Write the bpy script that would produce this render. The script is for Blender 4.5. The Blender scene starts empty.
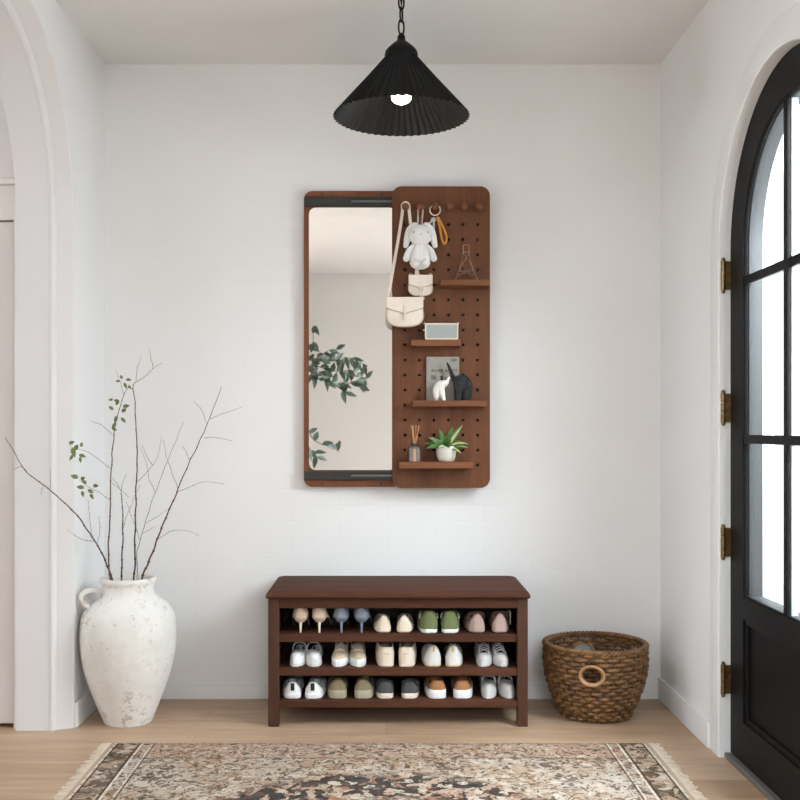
import bpy, bmesh, math, random
from mathutils import Vector, Matrix, noise
from mathutils.geometry import tessellate_polygon
PI = math.pi
R_ = math.radians
sc = bpy.context.scene
C = sc.collection
random.seed(7)

# ------------------------------------------------------------------ camera
F, CX, CY, EYE, CAMY = 1027.0, 386.0, 428.0, 1.019, -3.87
cam_d = bpy.data.cameras.new('camera')
cam_d.sensor_width = 36.0
cam_d.lens = 36.0 * F / 800.0
cam_d.shift_x = (400 - CX) / 800.0
cam_d.shift_y = (CY - 400) / 800.0
cam_d.clip_start = 0.02
cam = bpy.data.objects.new('camera', cam_d)
cam.location = (0, CAMY, EYE)
cam.rotation_euler = (PI / 2, 0, 0)
C.objects.link(cam)
sc.camera = cam

# ------------------------------------------------------------------ world, lights, exposure
w = bpy.data.worlds.new('world')
sc.world = w
w.use_nodes = True
bg = w.node_tree.nodes['Background']
bg.inputs[0].default_value = (0.95, 0.975, 1.0, 1)
bg.inputs[1].default_value = 1.35
# overcast sky above, darker ground well below the horizon
wt = w.node_tree
wtc = wt.nodes.new('ShaderNodeTexCoord')
wse = wt.nodes.new('ShaderNodeSeparateXYZ')
wra = wt.nodes.new('ShaderNodeValToRGB')
wt.links.new(wtc.outputs['Generated'], wse.inputs[0])
wt.links.new(wse.outputs[2], wra.inputs[0])
wma = wt.nodes.new('ShaderNodeMath')
wma.operation = 'MULTIPLY_ADD'
wma.inputs[1].default_value = 0.5
wma.inputs[2].default_value = 0.5
wt.links.new(wse.outputs[2], wma.inputs[0])
wt.links.new(wma.outputs[0], wra.inputs[0])
wra.color_ramp.elements[0].position = 0.33
wra.color_ramp.elements[0].color = (0.22, 0.21, 0.20, 1)
wra.color_ramp.elements[1].position = 0.41
wra.color_ramp.elements[1].color = (0.95, 0.975, 1.0, 1)
wt.links.new(wra.outputs[0], bg.inputs[0])
sc.view_settings.view_transform = 'Standard'
sc.view_settings.look = 'None'
sc.view_settings.gamma = 1.0
sc.view_settings.exposure = 0.45


def area(name, loc, size, energy, direction, col=(1, 1, 1)):
    d = bpy.data.lights.new(name, 'AREA')
    d.shape = 'RECTANGLE'
    d.size, d.size_y = size
    d.energy = energy
    d.color = col
    o = bpy.data.objects.new(name, d)
    o.location = loc
    o.rotation_euler = Vector(direction).to_track_quat('-Z', 'Y').to_euler()
    C.objects.link(o)
    return o


# daylight outside the glazed door; added fill lamps outside the unseen windows
DAY = (0.835, 0.925, 1.0)
area('added_light_left', (-2.2, -2.75, 2.8), (1.8, 1.8), 360, (1, 0.12, -0.85), DAY)
area('added_light_right', (2.2, -2.75, 2.8), (1.8, 1.8), 185, (-1, 0.12, -0.85), DAY)
area('added_light_rear', (0.60, -6.7, 2.7), (1.8, 1.8), 205, (-0.05, 1, -0.55), DAY)
area('daylight_door', (1.75, -1.15, 1.9), (1.4, 1.6), 98, (-1, 0.05, -0.35), DAY)
area('added_light_side_room', (-3.9, -1.2, 2.0), (1.4, 1.4), 45, (1, 0, -0.35), DAY)

# ------------------------------------------------------------------ helpers
ORG = {}


def P(px, py, y):
    """a point of the place: the pixel's ray met with the depth plane y"""
    s = F / (y - CAMY)
    return Vector(((px - CX) / s, y, EYE + (CY - py) / s))


def SX(y):
    return F / (y - CAMY)


def tag(o, label=None, cat=None, group=None, kind=None):
    if label:
        o['label'] = label
    if cat:
        o['category'] = cat
    if group:
        o['group'] = group
    if kind:
        o['kind'] = kind
    return o


def thing(name, loc, label, cat, group=None, kind=None):
    o = bpy.data.objects.new(name, None)
    o.empty_display_size = 0.05
    o.location = loc
    C.objects.link(o)
    ORG[o.name] = Vector(loc)
    return tag(o, label, cat, group, kind)


class MB:
    def __init__(s):
        s.v, s.f, s.m = [], [], []

    def add(s, vs, fs, mi=0):
        b = len(s.v)
        s.v += [Vector(p) for p in vs]
        for f in fs:
            s.f.append([b + i for i in f])
            s.m.append(mi)
        return s

    def box(s, x0, x1, y0, y1, z0, z1, mi=0):
        vs = [(x, y, z) for x in (x0, x1) for y in (y0, y1) for z in (z0, z1)]
        return s.add(vs, [(0, 1, 3, 2), (4, 6, 7, 5), (0, 4, 5, 1), (2, 3, 7, 6), (0, 2, 6, 4), (1, 5, 7, 3)], mi)

    def loft(s, rings, close=True, caps=True, mi=0):
        n = len(rings[0])
        vs = [p for r in rings for p in r]
        fs = []
        for i in range(len(rings) - 1):
            for j in range(n if close else n - 1):
                k = (j + 1) % n
                fs.append((i * n + j, i * n + k, (i + 1) * n + k, (i + 1) * n + j))
        if caps:
            fs.append(tuple(range(n - 1, -1, -1)))
            fs.append(tuple(range((len(rings) - 1) * n, len(rings) * n)))
        return s.add(vs, fs, mi)

    def tube(s, pts, r, n=8, closed=False, mi=0, flat=1.0):
        pts = [Vector(p) for p in pts]
        m = len(pts)
        rr = r if isinstance(r, (list, tuple)) else [r] * m
        rings = []
        t0 = (pts[1] - pts[0]).normalized()
        up = Vector((0, 0, 1)) if abs(t0.z) < 0.9 else Vector((1, 0, 0))
        nrm = (up - t0 * up.dot(t0)).normalized()
        for i, p in enumerate(pts):
            if closed:
                t = (pts[(i + 1) % m] - pts[(i - 1) % m])
            else:
                t = pts[min(i + 1, m - 1)] - pts[max(i - 1, 0)]
            if t.length < 1e-9:
                t = t0
            t.normalize()
            nrm = nrm - t * nrm.dot(t)
            if nrm.length < 1e-6:
                nrm = t.orthogonal()
            nrm.normalize()
            b = t.cross(nrm)
            rings.append([p + nrm * (math.cos(2 * PI * k / n) * rr[i]) + b * (math.sin(2 * PI * k / n) * rr[i] * flat) for k in range(n)])
        if closed:
            rings.append(rings[0])
            return s.loft(rings, True, False, mi)
        return s.loft(rings, True, True, mi)

    def lathe(s, prof, c=(0, 0, 0), n=32, mi=0, caps=True, fn=None):
        rings = []
        for r, z in prof:
            ring = []
            for k in range(n):
                a = 2 * PI * k / n
                q = r if fn is None else fn(r, a, z)
                ring.append((c[0] + q * math.cos(a), c[1] + q * math.sin(a), c[2] + z))
            rings.append(ring)
        return s.loft(rings, True, caps, mi)

    def ball(s, c, r, n=16, m=10, mi=0, rot=None):
        c = Vector(c)
        rx, ry, rz = r if isinstance(r, (list, tuple)) else (r, r, r)
        rings = []
        for i in range(1, m):
            a = PI * i / m
            ring = []
            for k in range(n):
                b = 2 * PI * k / n
                q = Vector((rx * math.sin(a) * math.cos(b), ry * math.sin(a) * math.sin(b), -rz * math.cos(a)))
                if rot is not None:
                    q = rot @ q
                ring.append(c + q)
            rings.append(ring)
        return s.loft(rings, True, True, mi)

    def plate(s, loops, to3, w0, w1, mi=0):
        """outline loops[0] with holes loops[1:] in 2D, extruded between w0 and w1"""
        flat = [p for l in loops for p in l]
        tris = tessellate_polygon([[Vector((p[0], p[1], 0)) for p in l] for l in loops])
        n = len(flat)
        vs = [to3(p[0], p[1], w0) for p in flat] + [to3(p[0], p[1], w1) for p in flat]
        fs = []
        for t in tris:
            fs.append(tuple(t))
            fs.append(tuple(n + i for i in reversed(t)))
        b = 0
        for l in loops:
            k = len(l)
            for i in range(k):
                j = (i + 1) % k
                fs.append((b + i, b + j, n + b + j, n + b + i))
            b += k
        return s.add(vs, fs, mi)

    def build(s, name, mat, parent=None, origin=None, smooth=35, bevel=0, segs=2, label=None, kind=None, sub=0, remesh=0, fix=True):
        me = bpy.data.meshes.new(name)
        if parent is not None:
            org = ORG[parent.name]
        elif origin is not None:
            org = Vector(origin)
        else:
            xs = [p.x for p in s.v]; ys = [p.y for p in s.v]; zs = [p.z for p in s.v]
            org = Vector(((min(xs) + max(xs)) / 2, (min(ys) + max(ys)) / 2, min(zs)))
        me.from_pydata([tuple(p - org) for p in s.v], [], s.f)
        for i, p in enumerate(me.polygons):
            p.material_index = s.m[i]
        if fix:
            bm = bmesh.new()
            bm.from_mesh(me)
            bmesh.ops.recalc_face_normals(bm, faces=bm.faces)
            bm.to_mesh(me)
            bm.free()
        for mm in (mat if isinstance(mat, (list, tuple)) else [mat]):
            me.materials.append(mm)
        if smooth:
            for p in me.polygons:
                p.use_smooth = True
            me.set_sharp_from_angle(angle=R_(smooth))
        o = bpy.data.objects.new(name, me)
        C.objects.link(o)
        if parent is not None:
            o.parent = parent
        else:
            o.location = org
        ORG[o.name] = org
        if remesh:
            md = o.modifiers.new('join', 'REMESH')
            md.mode = 'VOXEL'
            md.voxel_size = remesh
            md.use_smooth_shade = True
            sm = o.modifiers.new('soft', 'SMOOTH')
            sm.iterations = 4
        if bevel:
            md = o.modifiers.new('edges', 'BEVEL')
            md.width = bevel
            md.segments = segs
            md.limit_method = 'ANGLE'
            md.angle_limit = R_(40)
            md.harden_normals = False
        if sub:
            md = o.modifiers.new('round', 'SUBSURF')
            md.levels = md.render_levels = sub
        if label:
            o['label'] = label
        if kind:
            o['kind'] = kind
        return o


def spline(pts, n=6):
    """Catmull-Rom through 3D points"""
    pts = [Vector(p) for p in pts]
    out = []
    for i in range(len(pts) - 1):
        p0 = pts[i - 1] if i else pts[0] * 2 - pts[1]
        p1, p2 = pts[i], pts[i + 1]
        p3 = pts[i + 2] if i + 2 < len(pts) else p2 * 2 - p1
        for k in range(n):
            t = k / n
            out.append(0.5 * ((2 * p1) + (p2 - p0) * t + (2 * p0 - 5 * p1 + 4 * p2 - p3) * t * t + (3 * p1 - p0 - 3 * p2 + p3) * t ** 3))
    out.append(pts[-1])
    return out


def cur(tab, t):
    """Catmull-Rom through (t, value) pairs"""
    if t <= tab[0][0]:
        return tab[0][1]
    for i in range(len(tab) - 1):
        a, b = tab[i], tab[i + 1]
        if t <= b[0]:
            u = (t - a[0]) / (b[0] - a[0])
            m0 = (b[1] - tab[i - 1][1]) / (b[0] - tab[i - 1][0]) if i else (b[1] - a[1]) / (b[0] - a[0])
            m1 = (tab[i + 2][1] - a[1]) / (tab[i + 2][0] - a[0]) if i + 2 < len(tab) else (b[1] - a[1]) / (b[0] - a[0])
            d = b[0] - a[0]
            return (2 * u ** 3 - 3 * u * u + 1) * a[1] + (u ** 3 - 2 * u * u + u) * d * m0 + (-2 * u ** 3 + 3 * u * u) * b[1] + (u ** 3 - u * u) * d * m1
    return tab[-1][1]


def rrect(x0, x1, z0, z1, r, n=8):
    out = []
    for cx, cz, a0 in ((x1 - r, z1 - r, 0), (x0 + r, z1 - r, 90), (x0 + r, z0 + r, 180), (x1 - r, z0 + r, 270)):
        for k in range(n + 1):
            a = R_(a0 + 90 * k / n)
            out.append((cx + r * math.cos(a), cz + r * math.sin(a)))
    return out


def circ(cx, cz, r, n=12):
    return [(cx + r * math.cos(2 * PI * k / n), cz + r * math.sin(2 * PI * k / n)) for k in range(n)]


def arch(yc, rad, z0, zb, n=40):
    """arched outline in (y, z): up the far jamb, over the top, down the near jamb"""
    out = [(yc + rad, zb)]
    for k in range(n + 1):
        a = PI * k / n
        out.append((yc + rad * math.cos(a), z0 + rad * math.sin(a)))
    out.append((yc - rad, zb))
    return out


def sweep_arch(mb, prof, yc, rad, z0, zb, n=48):
    """profile of (x, outward offset) points swept round an arch"""
    st = [((yc + rad, zb), (1, 0))]
    for k in range(n + 1):
        a = PI * k / n
        st.append(((yc + rad * math.cos(a), z0 + rad * math.sin(a)), (math.cos(a), math.sin(a))))
    st.append(((yc - rad, zb), (-1, 0)))
    rings = [[(x, p[0] + d[0] * o, p[1] + d[1] * o) for x, o in prof] for p, d in st]
    return mb.loft(rings, True, True)


XZ = lambda u, v, w_: (u, w_, v)       # plates facing the camera
YZ = lambda u, v, w_: (w_, u, v)       # plates facing across the room


# ------------------------------------------------------------------ materials
def lin(c):
    def f(x):
        x /= 255.0
        return x / 12.92 if x <= 0.04045 else ((x + 0.055) / 1.055) ** 2.4
    return (f(c[0]), f(c[1]), f(c[2]), 1.0)


class NT:
    def __init__(s, name):
        s.mat = bpy.data.materials.new(name)
        s.mat.use_nodes = True
        s.t = s.mat.node_tree
        s.b = s.t.nodes['Principled BSDF']
        s.co = None

    def n(s, typ, **kw):
        nd = s.t.nodes.new(typ)
        for k, v in kw.items():
            if isinstance(getattr(nd, k, None), (str, float, int, bool)) and not k.startswith('i_'):
                setattr(nd, k, v)
        return nd

    def set(s, sock, v):
        if hasattr(v, 'is_output') or isinstance(v, bpy.types.NodeSocket):
            s.t.links.new(v, sock)
        else:
            sock.default_value = v

    def coord(s, scale=(1, 1, 1), loc=(0, 0, 0), rot=(0, 0, 0), kind='Object'):
        tc = s.n('ShaderNodeTexCoord')
        mp = s.n('ShaderNodeMapping')
        s.t.links.new(tc.outputs[kind], mp.inputs[0])
        mp.inputs['Location'].default_value = loc
        mp.inputs['Rotation'].default_value = rot
        mp.inputs['Scale'].default_value = scale
        return mp.outputs[0]

    def noise(s, vec, scale, detail=4, rough=0.55, dist=0.0):
        nd = s.n('ShaderNodeTexNoise')
        s.set(nd.inputs['Vector'], vec)
        nd.inputs['Scale'].default_value = scale
        nd.inputs['Detail'].default_value = detail
        nd.inputs['Roughness'].default_value = rough
        nd.inputs['Distortion'].default_value = dist
        return nd

    def vor(s, vec, scale, feature='F1'):
        nd = s.n('ShaderNodeTexVoronoi')
        nd.feature = feature
        s.set(nd.inputs['Vector'], vec)
        nd.inputs['Scale'].default_value = scale
        return nd

    def ramp(s, fac, stops, interp='LINEAR'):
        nd = s.n('ShaderNodeValToRGB')
        nd.color_ramp.interpolation = interp
        e = nd.color_ramp.elements
        while len(e) < len(stops):
            e.new(0.5)
        for k, (p, c) in enumerate(stops):
            e[k].position = p
            e[k].color = c if len(c) == 4 else (*c, 1)
        s.set(nd.inputs[0], fac)
        return nd.outputs[0]

    def mix(s, fac, a, b, blend='MIX'):
        nd = s.n('ShaderNodeMix')
        nd.data_type = 'RGBA'
        nd.blend_type = blend
        s.set(nd.inputs[0], fac)
        s.set(nd.inputs[6], a)
        s.set(nd.inputs[7], b)
        return nd.outputs[2]

    def math(s, op, a, b=0.0, clamp=False):
        nd = s.n('ShaderNodeMath')
        nd.operation = op
        nd.use_clamp = clamp
        s.set(nd.inputs[0], a)
        s.set(nd.inputs[1], b)
        return nd.outputs[0]

    def xyz(s, vec):
        nd = s.n('ShaderNodeSeparateXYZ')
        s.set(nd.inputs[0], vec)
        return nd.outputs

    def bump(s, h, strength=0.3, dist=0.01):
        nd = s.n('ShaderNodeBump')
        nd.inputs['Strength'].default_value = strength
        nd.inputs['Distance'].default_value = dist
        s.set(nd.inputs['Height'], h)
        s.t.links.new(nd.outputs[0], s.b.inputs['Normal'])

    def col(s, v):
        s.set(s.b.inputs['Base Color'], v)

    def rough(s, v):
        s.set(s.b.inputs['Roughness'], v)


def plain(name, c, rough=0.5, var=0.06, scale=30, bump=0.0, metal=0.0, spec=0.5, sheen=0.0, bscale=None, stretch=(1, 1, 1)):
    m = NT(name)
    v = m.coord(stretch)
    nz = m.noise(v, scale)
    a = lin(c)
    lo = tuple(x * (1 - var) for x in a[:3]) + (1,)
    hi = tuple(min(1, x * (1 + var)) for x in a[:3]) + (1,)
    m.col(m.ramp(nz.outputs[0], [(0.3, lo), (0.7, hi)]))
    m.rough(rough)
    m.b.inputs['Metallic'].default_value = metal
    m.b.inputs['Specular IOR Level'].default_value = spec
    if sheen:
        m.b.inputs['Sheen Weight'].default_value = sheen
    if bump:
        n2 = m.noise(v, bscale or scale * 4)
        m.bump(n2.outputs[0], bump, 0.004)
    return m.mat


def wood(name, dark, light, axis='z', rough=0.42, scale=9.0, spec=0.4):
    m = NT(name)
    st = {'x': (0.09, 1, 1), 'y': (1, 0.09, 1), 'z': (1, 1, 0.09)}[axis]
    v = m.coord(st)
    n1 = m.noise(v, scale, 5, 0.6, 0.6)
    n2 = m.noise(v, scale * 9, 3, 0.6)
    f = m.math('ADD', m.math('MULTIPLY', n1.outputs[0], 0.7), m.math('MULTIPLY', n2.outputs[0], 0.3))
    mid = tuple((a + b) / 2 for a, b in zip(dark, light))
    m.col(m.ramp(f, [(0.32, lin(dark)), (0.5, lin(mid)), (0.68, lin(light))]))
    m.rough(rough)
    m.b.inputs['Specular IOR Level'].default_value = spec
    m.bump(n2.outputs[0], 0.08, 0.002)
    return m.mat


def brick_wall(name):
    m = NT(name)
    v = m.coord()
    o = m.xyz(v)
    cb = m.n('ShaderNodeCombineXYZ')
    m.set(cb.inputs[0], o[0])
    m.set(cb.inputs[1], o[2])
    br = m.n('ShaderNodeTexBrick')
    m.set(br.inputs['Vector'], cb.outputs[0])
    br.inputs['Scale'].default_value = 1.0
    br.inputs['Brick Width'].default_value = 0.36
    br.inputs['Row Height'].default_value = 0.0605
    br.inputs['Mortar Size'].default_value = 0.0022
    br.inputs['Mortar Smooth'].default_value = 0.6
    nz = m.noise(v, 1.6, 2)
    c = m.ramp(nz.outputs[0], [(0.3, lin((229, 226, 224))), (0.7, lin((233, 231, 229)))])
    m.col(c)
    m.rough(0.75)
    n2 = m.noise(v, 22, 3)
    h = m.math('SUBTRACT', m.math('MULTIPLY', n2.outputs[0], 0.3), br.outputs['Fac'])
    m.bump(h, 0.2, 0.004)
    return m.mat


def floor_mat():
    m = NT('oak_planks')
    v = m.coord()
    br = m.n('ShaderNodeTexBrick')
    m.set(br.inputs['Vector'], v)
    br.offset = 0.37
    br.inputs['Color1'].default_value = (0.35, 0.35, 0.35, 1)
    br.inputs['Color2'].default_value = (0.65, 0.65, 0.65, 1)
    br.inputs['Mortar'].default_value = (0.25, 0.25, 0.25, 1)
    br.inputs['Scale'].default_value = 1.0
    br.inputs['Brick Width'].default_value = 1.7
    br.inputs['Row Height'].default_value = 0.15
    br.inputs['Mortar Size'].default_value = 0.0009
    br.inputs['Mortar Smooth'].default_value = 0.3
    g = m.noise(m.coord((0.12, 1, 1)), 14, 5, 0.6, 0.8)
    g2 = m.noise(m.coord((0.05, 1, 1)), 90, 3, 0.6)
    f = m.math('ADD', m.math('MULTIPLY', g.outputs[0], 0.45), m.math('MULTIPLY', g2.outputs[0], 0.2))
    f = m.math('ADD', f, m.math('MULTIPLY', br.outputs['Color'], 0.35))
    c = m.ramp(f, [(0.33, lin((152, 119, 91))), (0.5, lin((176, 145, 117))), (0.66, lin((198, 169, 142)))])
    c = m.mix(m.math('MULTIPLY', br.outputs['Fac'], 0.35), c, lin((110, 80, 58)))
    m.col(c)
    m.rough(m.math('ADD', 0.36, m.math('MULTIPLY', g.outputs[0], 0.15)))
    m.b.inputs['Specular IOR Level'].default_value = 0.45
    m.bump(m.math('SUBTRACT', m.math('MULTIPLY', g2.outputs[0], 0.15), br.outputs['Fac']), 0.12, 0.002)
    return m.mat


def rug_mat(hx, hy):
    """vintage floral rug: coordinates run from the rug's middle"""
    m = NT('vintage_rug')
    v = m.coord()
    o = m.xyz(v)
    ax = m.math('ABSOLUTE', o[0])
    ay = m.math('ABSOLUTE', o[1])
    dx = m.math('SUBTRACT', hx, ax)           # distance from the short ends
    dy = m.math('SUBTRACT', hy, ay)
    wob = m.noise(v, 16, 3)
    sc1 = m.mix(0.09, v, wob.outputs['Color'], 'ADD')
    v1 = m.vor(sc1, 40)
    v2 = m.vor(sc1, 84)
    v3 = m.vor(sc1, 17)
    r1 = m.xyz(v1.outputs['Color'])[0]
    r2 = m.xyz(v2.outputs['Color'])[0]
    r3 = m.xyz(v3.outputs['Color'])[1]
    cream, tan, brown = lin((200, 186, 170)), lin((168, 140, 116)), lin((74, 57, 45))
    pink, coal, sand, olive = lin((184, 152, 132)), lin((46, 44, 46)), lin((184, 162, 140)), lin((120, 102, 84))
    field = m.ramp(r1, [(0, sand), (0.18, cream), (0.42, tan), (0.56, cream), (0.7, sand), (0.84, olive), (0.93, pink)], 'CONSTANT')
    petals = m.ramp(v1.outputs['Distance'], [(0.30, (0, 0, 0, 1)), (0.52, (1, 1, 1, 1))])
    field = m.mix(m.math('MULTIPLY', petals, 0.55), field, tan)
    ringy = m.ramp(v3.outputs['Distance'], [(0.20, (0, 0, 0, 1)), (0.27, (1, 1, 1, 1)), (0.33, (0, 0, 0, 1))])
    field = m.mix(m.math('MULTIPLY', ringy, 0.45), field, brown)
    big = m.noise(v, 3.4, 3)
    pale = m.ramp(big.outputs[0], [(0.46, (0, 0, 0, 1)), (0.62, (1, 1, 1, 1))])
    field = m.mix(m.math('MULTIPLY', pale, 0.55), field, lin((200, 190, 178)))
    dk = m.noise(v, 6.5, 4, 0.6)
    specks = m.math('LESS_THAN', r2, m.math('ADD', 0.13, m.math('MULTIPLY', m.ramp(dk.outputs[0], [(0.5, (0, 0, 0, 1)), (0.68, (1, 1, 1, 1))]), 0.42)))
    field = m.mix(m.math('MULTIPLY', specks, 0.75), field, brown)
    # medallion with a dark lobed ring
    ex = m.math('DIVIDE', o[0], 0.62)
    ey = m.math('DIVIDE', o[1], 0.60)
    rad = m.math('SQRT', m.math('ADD', m.math('MULTIPLY', ex, ex), m.math('MULTIPLY', ey, ey)))
    rad = m.math('ADD', rad, m.math('MULTIPLY', m.math('SUBTRACT', m.noise(v, 9, 2).outputs[0], 0.5), 0.28))
    ring = m.ramp(rad, [(0.52, (0, 0, 0, 1)), (0.60, (1, 1, 1, 1)), (0.86, (1, 1, 1, 1)), (0.93, (0, 0, 0, 1))])
    med = m.ramp(r1, [(0, coal), (0.28, sand), (0.42, coal), (0.54, cream), (0.66, lin((78, 68, 64))), (0.76, pink), (0.87, lin((158, 118, 96))), (0.94, coal)], 'CONSTANT')
    field = m.mix(m.math('MULTIPLY', ring, 0.9), field, med)
    halo = m.ramp(rad, [(0.93, (0, 0, 0, 1)), (0.98, (1, 1, 1, 1)), (1.2, (1, 1, 1, 1)), (1.3, (0, 0, 0, 1))])
    field = m.mix(m.math('MULTIPLY', m.math('MULTIPLY', halo, m.math('GREATER_THAN', r2, 0.2)), 0.55), field, lin((204, 194, 178)))
    # band along the long edges
    band = m.ramp(r2, [(0, pink), (0.3, sand), (0.5, lin((160, 122, 98))), (0.64, pink), (0.78, brown), (0.9, cream)], 'CONSTANT')
    inb = m.math('LESS_THAN', dy, 0.155)
    field = m.mix(m.math('MULTIPLY', inb, 0.8), field, band)
    # dark floral band at the short ends
    ends = m.ramp(r1, [(0, brown), (0.16, tan), (0.30, lin((96, 78, 64))), (0.46, sand), (0.60, olive), (0.70, cream), (0.80, tan), (0.92, brown)], 'CONSTANT')
    ine = m.math('MULTIPLY', m.math('LESS_THAN', dx, 0.105), m.math('GREATER_THAN', dx, 0.020))
    field = m.mix(m.math('MULTIPLY', ine, 0.78), field, ends)

    lite = lin((222, 208, 192))

    def line(d, at, wd, c, cur_, k=0.9):
        q = m.math('LESS_THAN', m.math('ABSOLUTE', m.math('SUBTRACT', d, at)), wd)
        return m.mix(m.math('MULTIPLY', q, k), cur_, c)
    field = line(dx, 0.020, 0.004, lite, field)
    field = line(dx, 0.027, 0.003, brown, field)
    field = line(dx, 0.098, 0.0035, brown, field)
    field = line(dx, 0.106, 0.004, lite, field)
    field = line(dx, 0.140, 0.003, lite, field, 0.7)
    field = line(dx, 0.146, 0.003, brown, field, 0.7)
    field = line(dy, 0.158, 0.004, brown, field, 0.6)
    field = line(dy, 0.012, 0.004, brown, field, 0.5)
    v4 = m.vor(sc1, 120)
    sp2 = m.math('LESS_THAN', m.xyz(v4.outputs['Color'])[0], m.math('ADD', 0.07, m.math('MULTIPLY', dk.outputs[0], 0.22)))
    field = m.mix(m.math('MULTIPLY', sp2, 0.62), field, brown)
    edge = m.math('LESS_THAN', dx, 0.016)
    field = m.mix(edge, field, sand)
    fine = m.noise(v, 170, 2)
    field = m.mix(0.55, field, m.ramp(fine.outputs[0], [(0.3, (0.62, 0.62, 0.62, 1)), (0.7, (1.0, 1.0, 1.0, 1))]), 'MULTIPLY')
    m.col(field)
    m.rough(0.95)
    m.b.inputs['Specular IOR Level'].default_value = 0.1
    m.bump(fine.outputs[0], 0.35, 0.004)
    return m.mat


def vase_mat():
    m = NT('chalky_white_clay')
    v = m.coord()
    n1 = m.noise(v, 5, 6, 0.65)
    n2 = m.noise(v, 26, 5, 0.7)
    c = m.ramp(n1.outputs[0], [(0.3, lin((214, 207, 198))), (0.52, lin((228, 224, 218))), (0.75, lin((234, 231, 227)))])
    wear = m.math('MULTIPLY', m.ramp(n1.outputs[0], [(0.50, (0, 0, 0, 1)), (0.60, (1, 1, 1, 1))]),
                  m.ramp(n2.outputs[0], [(0.52, (0, 0, 0, 1)), (0.60, (1, 1, 1, 1))]))
    c = m.mix(m.math('MULTIPLY', wear, 0.65), c, lin((176, 152, 128)))
    n3 = m.noise(v, 60, 3, 0.6)
    pits = m.ramp(n3.outputs[0], [(0.64, (0, 0, 0, 1)), (0.70, (1, 1, 1, 1))])
    c = m.mix(m.math('MULTIPLY', pits, 0.5), c, lin((150, 125, 100)))
    m.col(c)
    m.rough(0.85)
    m.bump(m.math('SUBTRACT', n2.outputs[0], m.math('MULTIPLY', wear, 0.8)), 0.3, 0.006)
    return m.mat


def glass_pane(name):
    m = NT(name)
    t = m.t
    t.nodes.remove(m.b)
    out = t.nodes['Material Output']
    tr = m.n('ShaderNodeBsdfTransparent')
    gl = m.n('ShaderNodeBsdfGlossy')
    gl.inputs['Roughness'].default_value = 0.02
    fr = m.n('ShaderNodeLayerWeight')
    fr.inputs[0].default_value = 0.5
    rf = m.math('ADD', m.math('MULTIPLY', m.math('POWER', fr.outputs['Facing'], 4.0), 0.25), 0.025)
    nz = m.noise(m.coord(), 3, 1)
    tr.inputs[0].default_value = (0.96, 0.98, 0.98, 1)
    t.links.new(m.ramp(nz.outputs[0], [(0.2, (0.95, 0.97, 0.97, 1)), (0.8, (0.98, 0.99, 0.99, 1))]), tr.inputs[0])
    mx = m.n('ShaderNodeMixShader')
    t.links.new(rf, mx.inputs[0])
    t.links.new(tr.outputs[0], mx.inputs[1])
    t.links.new(gl.outputs[0], mx.inputs[2])
    t.links.new(mx.outputs[0], out.inputs[0])
    return m.mat


def mirror_mat():
    m = NT('mirror_silver')
    nz = m.noise(m.coord(), 4, 1)
    m.col(m.ramp(nz.outputs[0], [(0.2, (0.86, 0.87, 0.86, 1)), (0.8, (0.88, 0.885, 0.88, 1))]))
    m.b.inputs['Metallic'].default_value = 1
    m.rough(0.015)
    return m.mat


def bulb_mat():
    m = NT('lit_bulb')
    nz = m.noise(m.coord(), 8, 1)
    m.set(m.b.inputs['Emission Color'], m.ramp(nz.outputs[0], [(0.2, (1.0, 0.86, 0.68, 1)), (0.8, (1.0, 0.9, 0.75, 1))]))
    m.b.inputs['Emission Strength'].default_value = 6
    return m.mat


M = {}
M['wall'] = plain('white_wall_paint', (232, 230, 229), 0.7, 0.012, 2, 0.05, bscale=60)
M['brick'] = brick_wall('painted_brick')
M['ceil'] = plain('ceiling_paint', (229, 226, 224), 0.85, 0.012, 2)
M['trim'] = plain('white_trim_paint', (230, 228, 227), 0.5, 0.01, 3)
M['floor'] = floor_mat()
M['black'] = plain('black_satin_paint', (20, 19, 19), 0.5, 0.1, 12, spec=0.12)
M['pendant'] = plain('black_metal_shade', (9, 9, 9), 0.5, 0.1, 25, spec=0.16)
M['pendant_in'] = plain('dark_shade_lining', (22, 20, 19), 0.6, 0.1, 25)
M['brass'] = plain('aged_brass', (126, 100, 66), 0.3, 0.35, 90, metal=0.85)
M['steel'] = plain('dark_steel', (58, 58, 56), 0.38, 0.1, 40, metal=0.7)
M['steel_lt'] = plain('pale_steel', (112, 112, 110), 0.3, 0.08, 40, metal=0.9)
M['rail_black'] = plain('black_rail', (22, 22, 22), 0.4, 0.1, 40)
M['walnut'] = wood('walnut_veneer', (84, 49, 30), (116, 72, 46), 'z', 0.5, 9, 0.2)
M['walnut_h'] = wood('walnut_shelf', (98, 59, 37), (132, 83, 54), 'x', 0.5, 9, 0.2)
M['walnut_edge'] = wood('walnut_frame', (100, 58, 36), (130, 80, 52), 'z', 0.5, 9, 0.2)
M['bench'] = wood('dark_walnut_bench', (64, 40, 29), (91, 57, 42), 'x', 0.62, 8, 0.08)
M['bench_v'] = wood('dark_walnut_leg', (63, 39, 29), (88, 56, 42), 'z', 0.45, 8, 0.22)
M['mirror'] = mirror_mat()
M['glass'] = glass_pane('clear_window_glass')
M['vase'] = vase_mat()
M['twig'] = plain('brown_bark', (98, 74, 58), 0.8, 0.3, 60, 0.3)
M['twig_d'] = plain('dark_bark', (66, 50, 42), 0.8, 0.3, 60, 0.3)
M['twig_g'] = plain('grey_bark', (150, 136, 124), 0.85, 0.2, 60)
M['leaf'] = plain('fresh_green_leaf', (100, 108, 60), 0.55, 0.25, 50)
M['leaf_dk'] = plain('dark_green_leaf', (38, 54, 35), 0.4, 0.3, 20)
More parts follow.
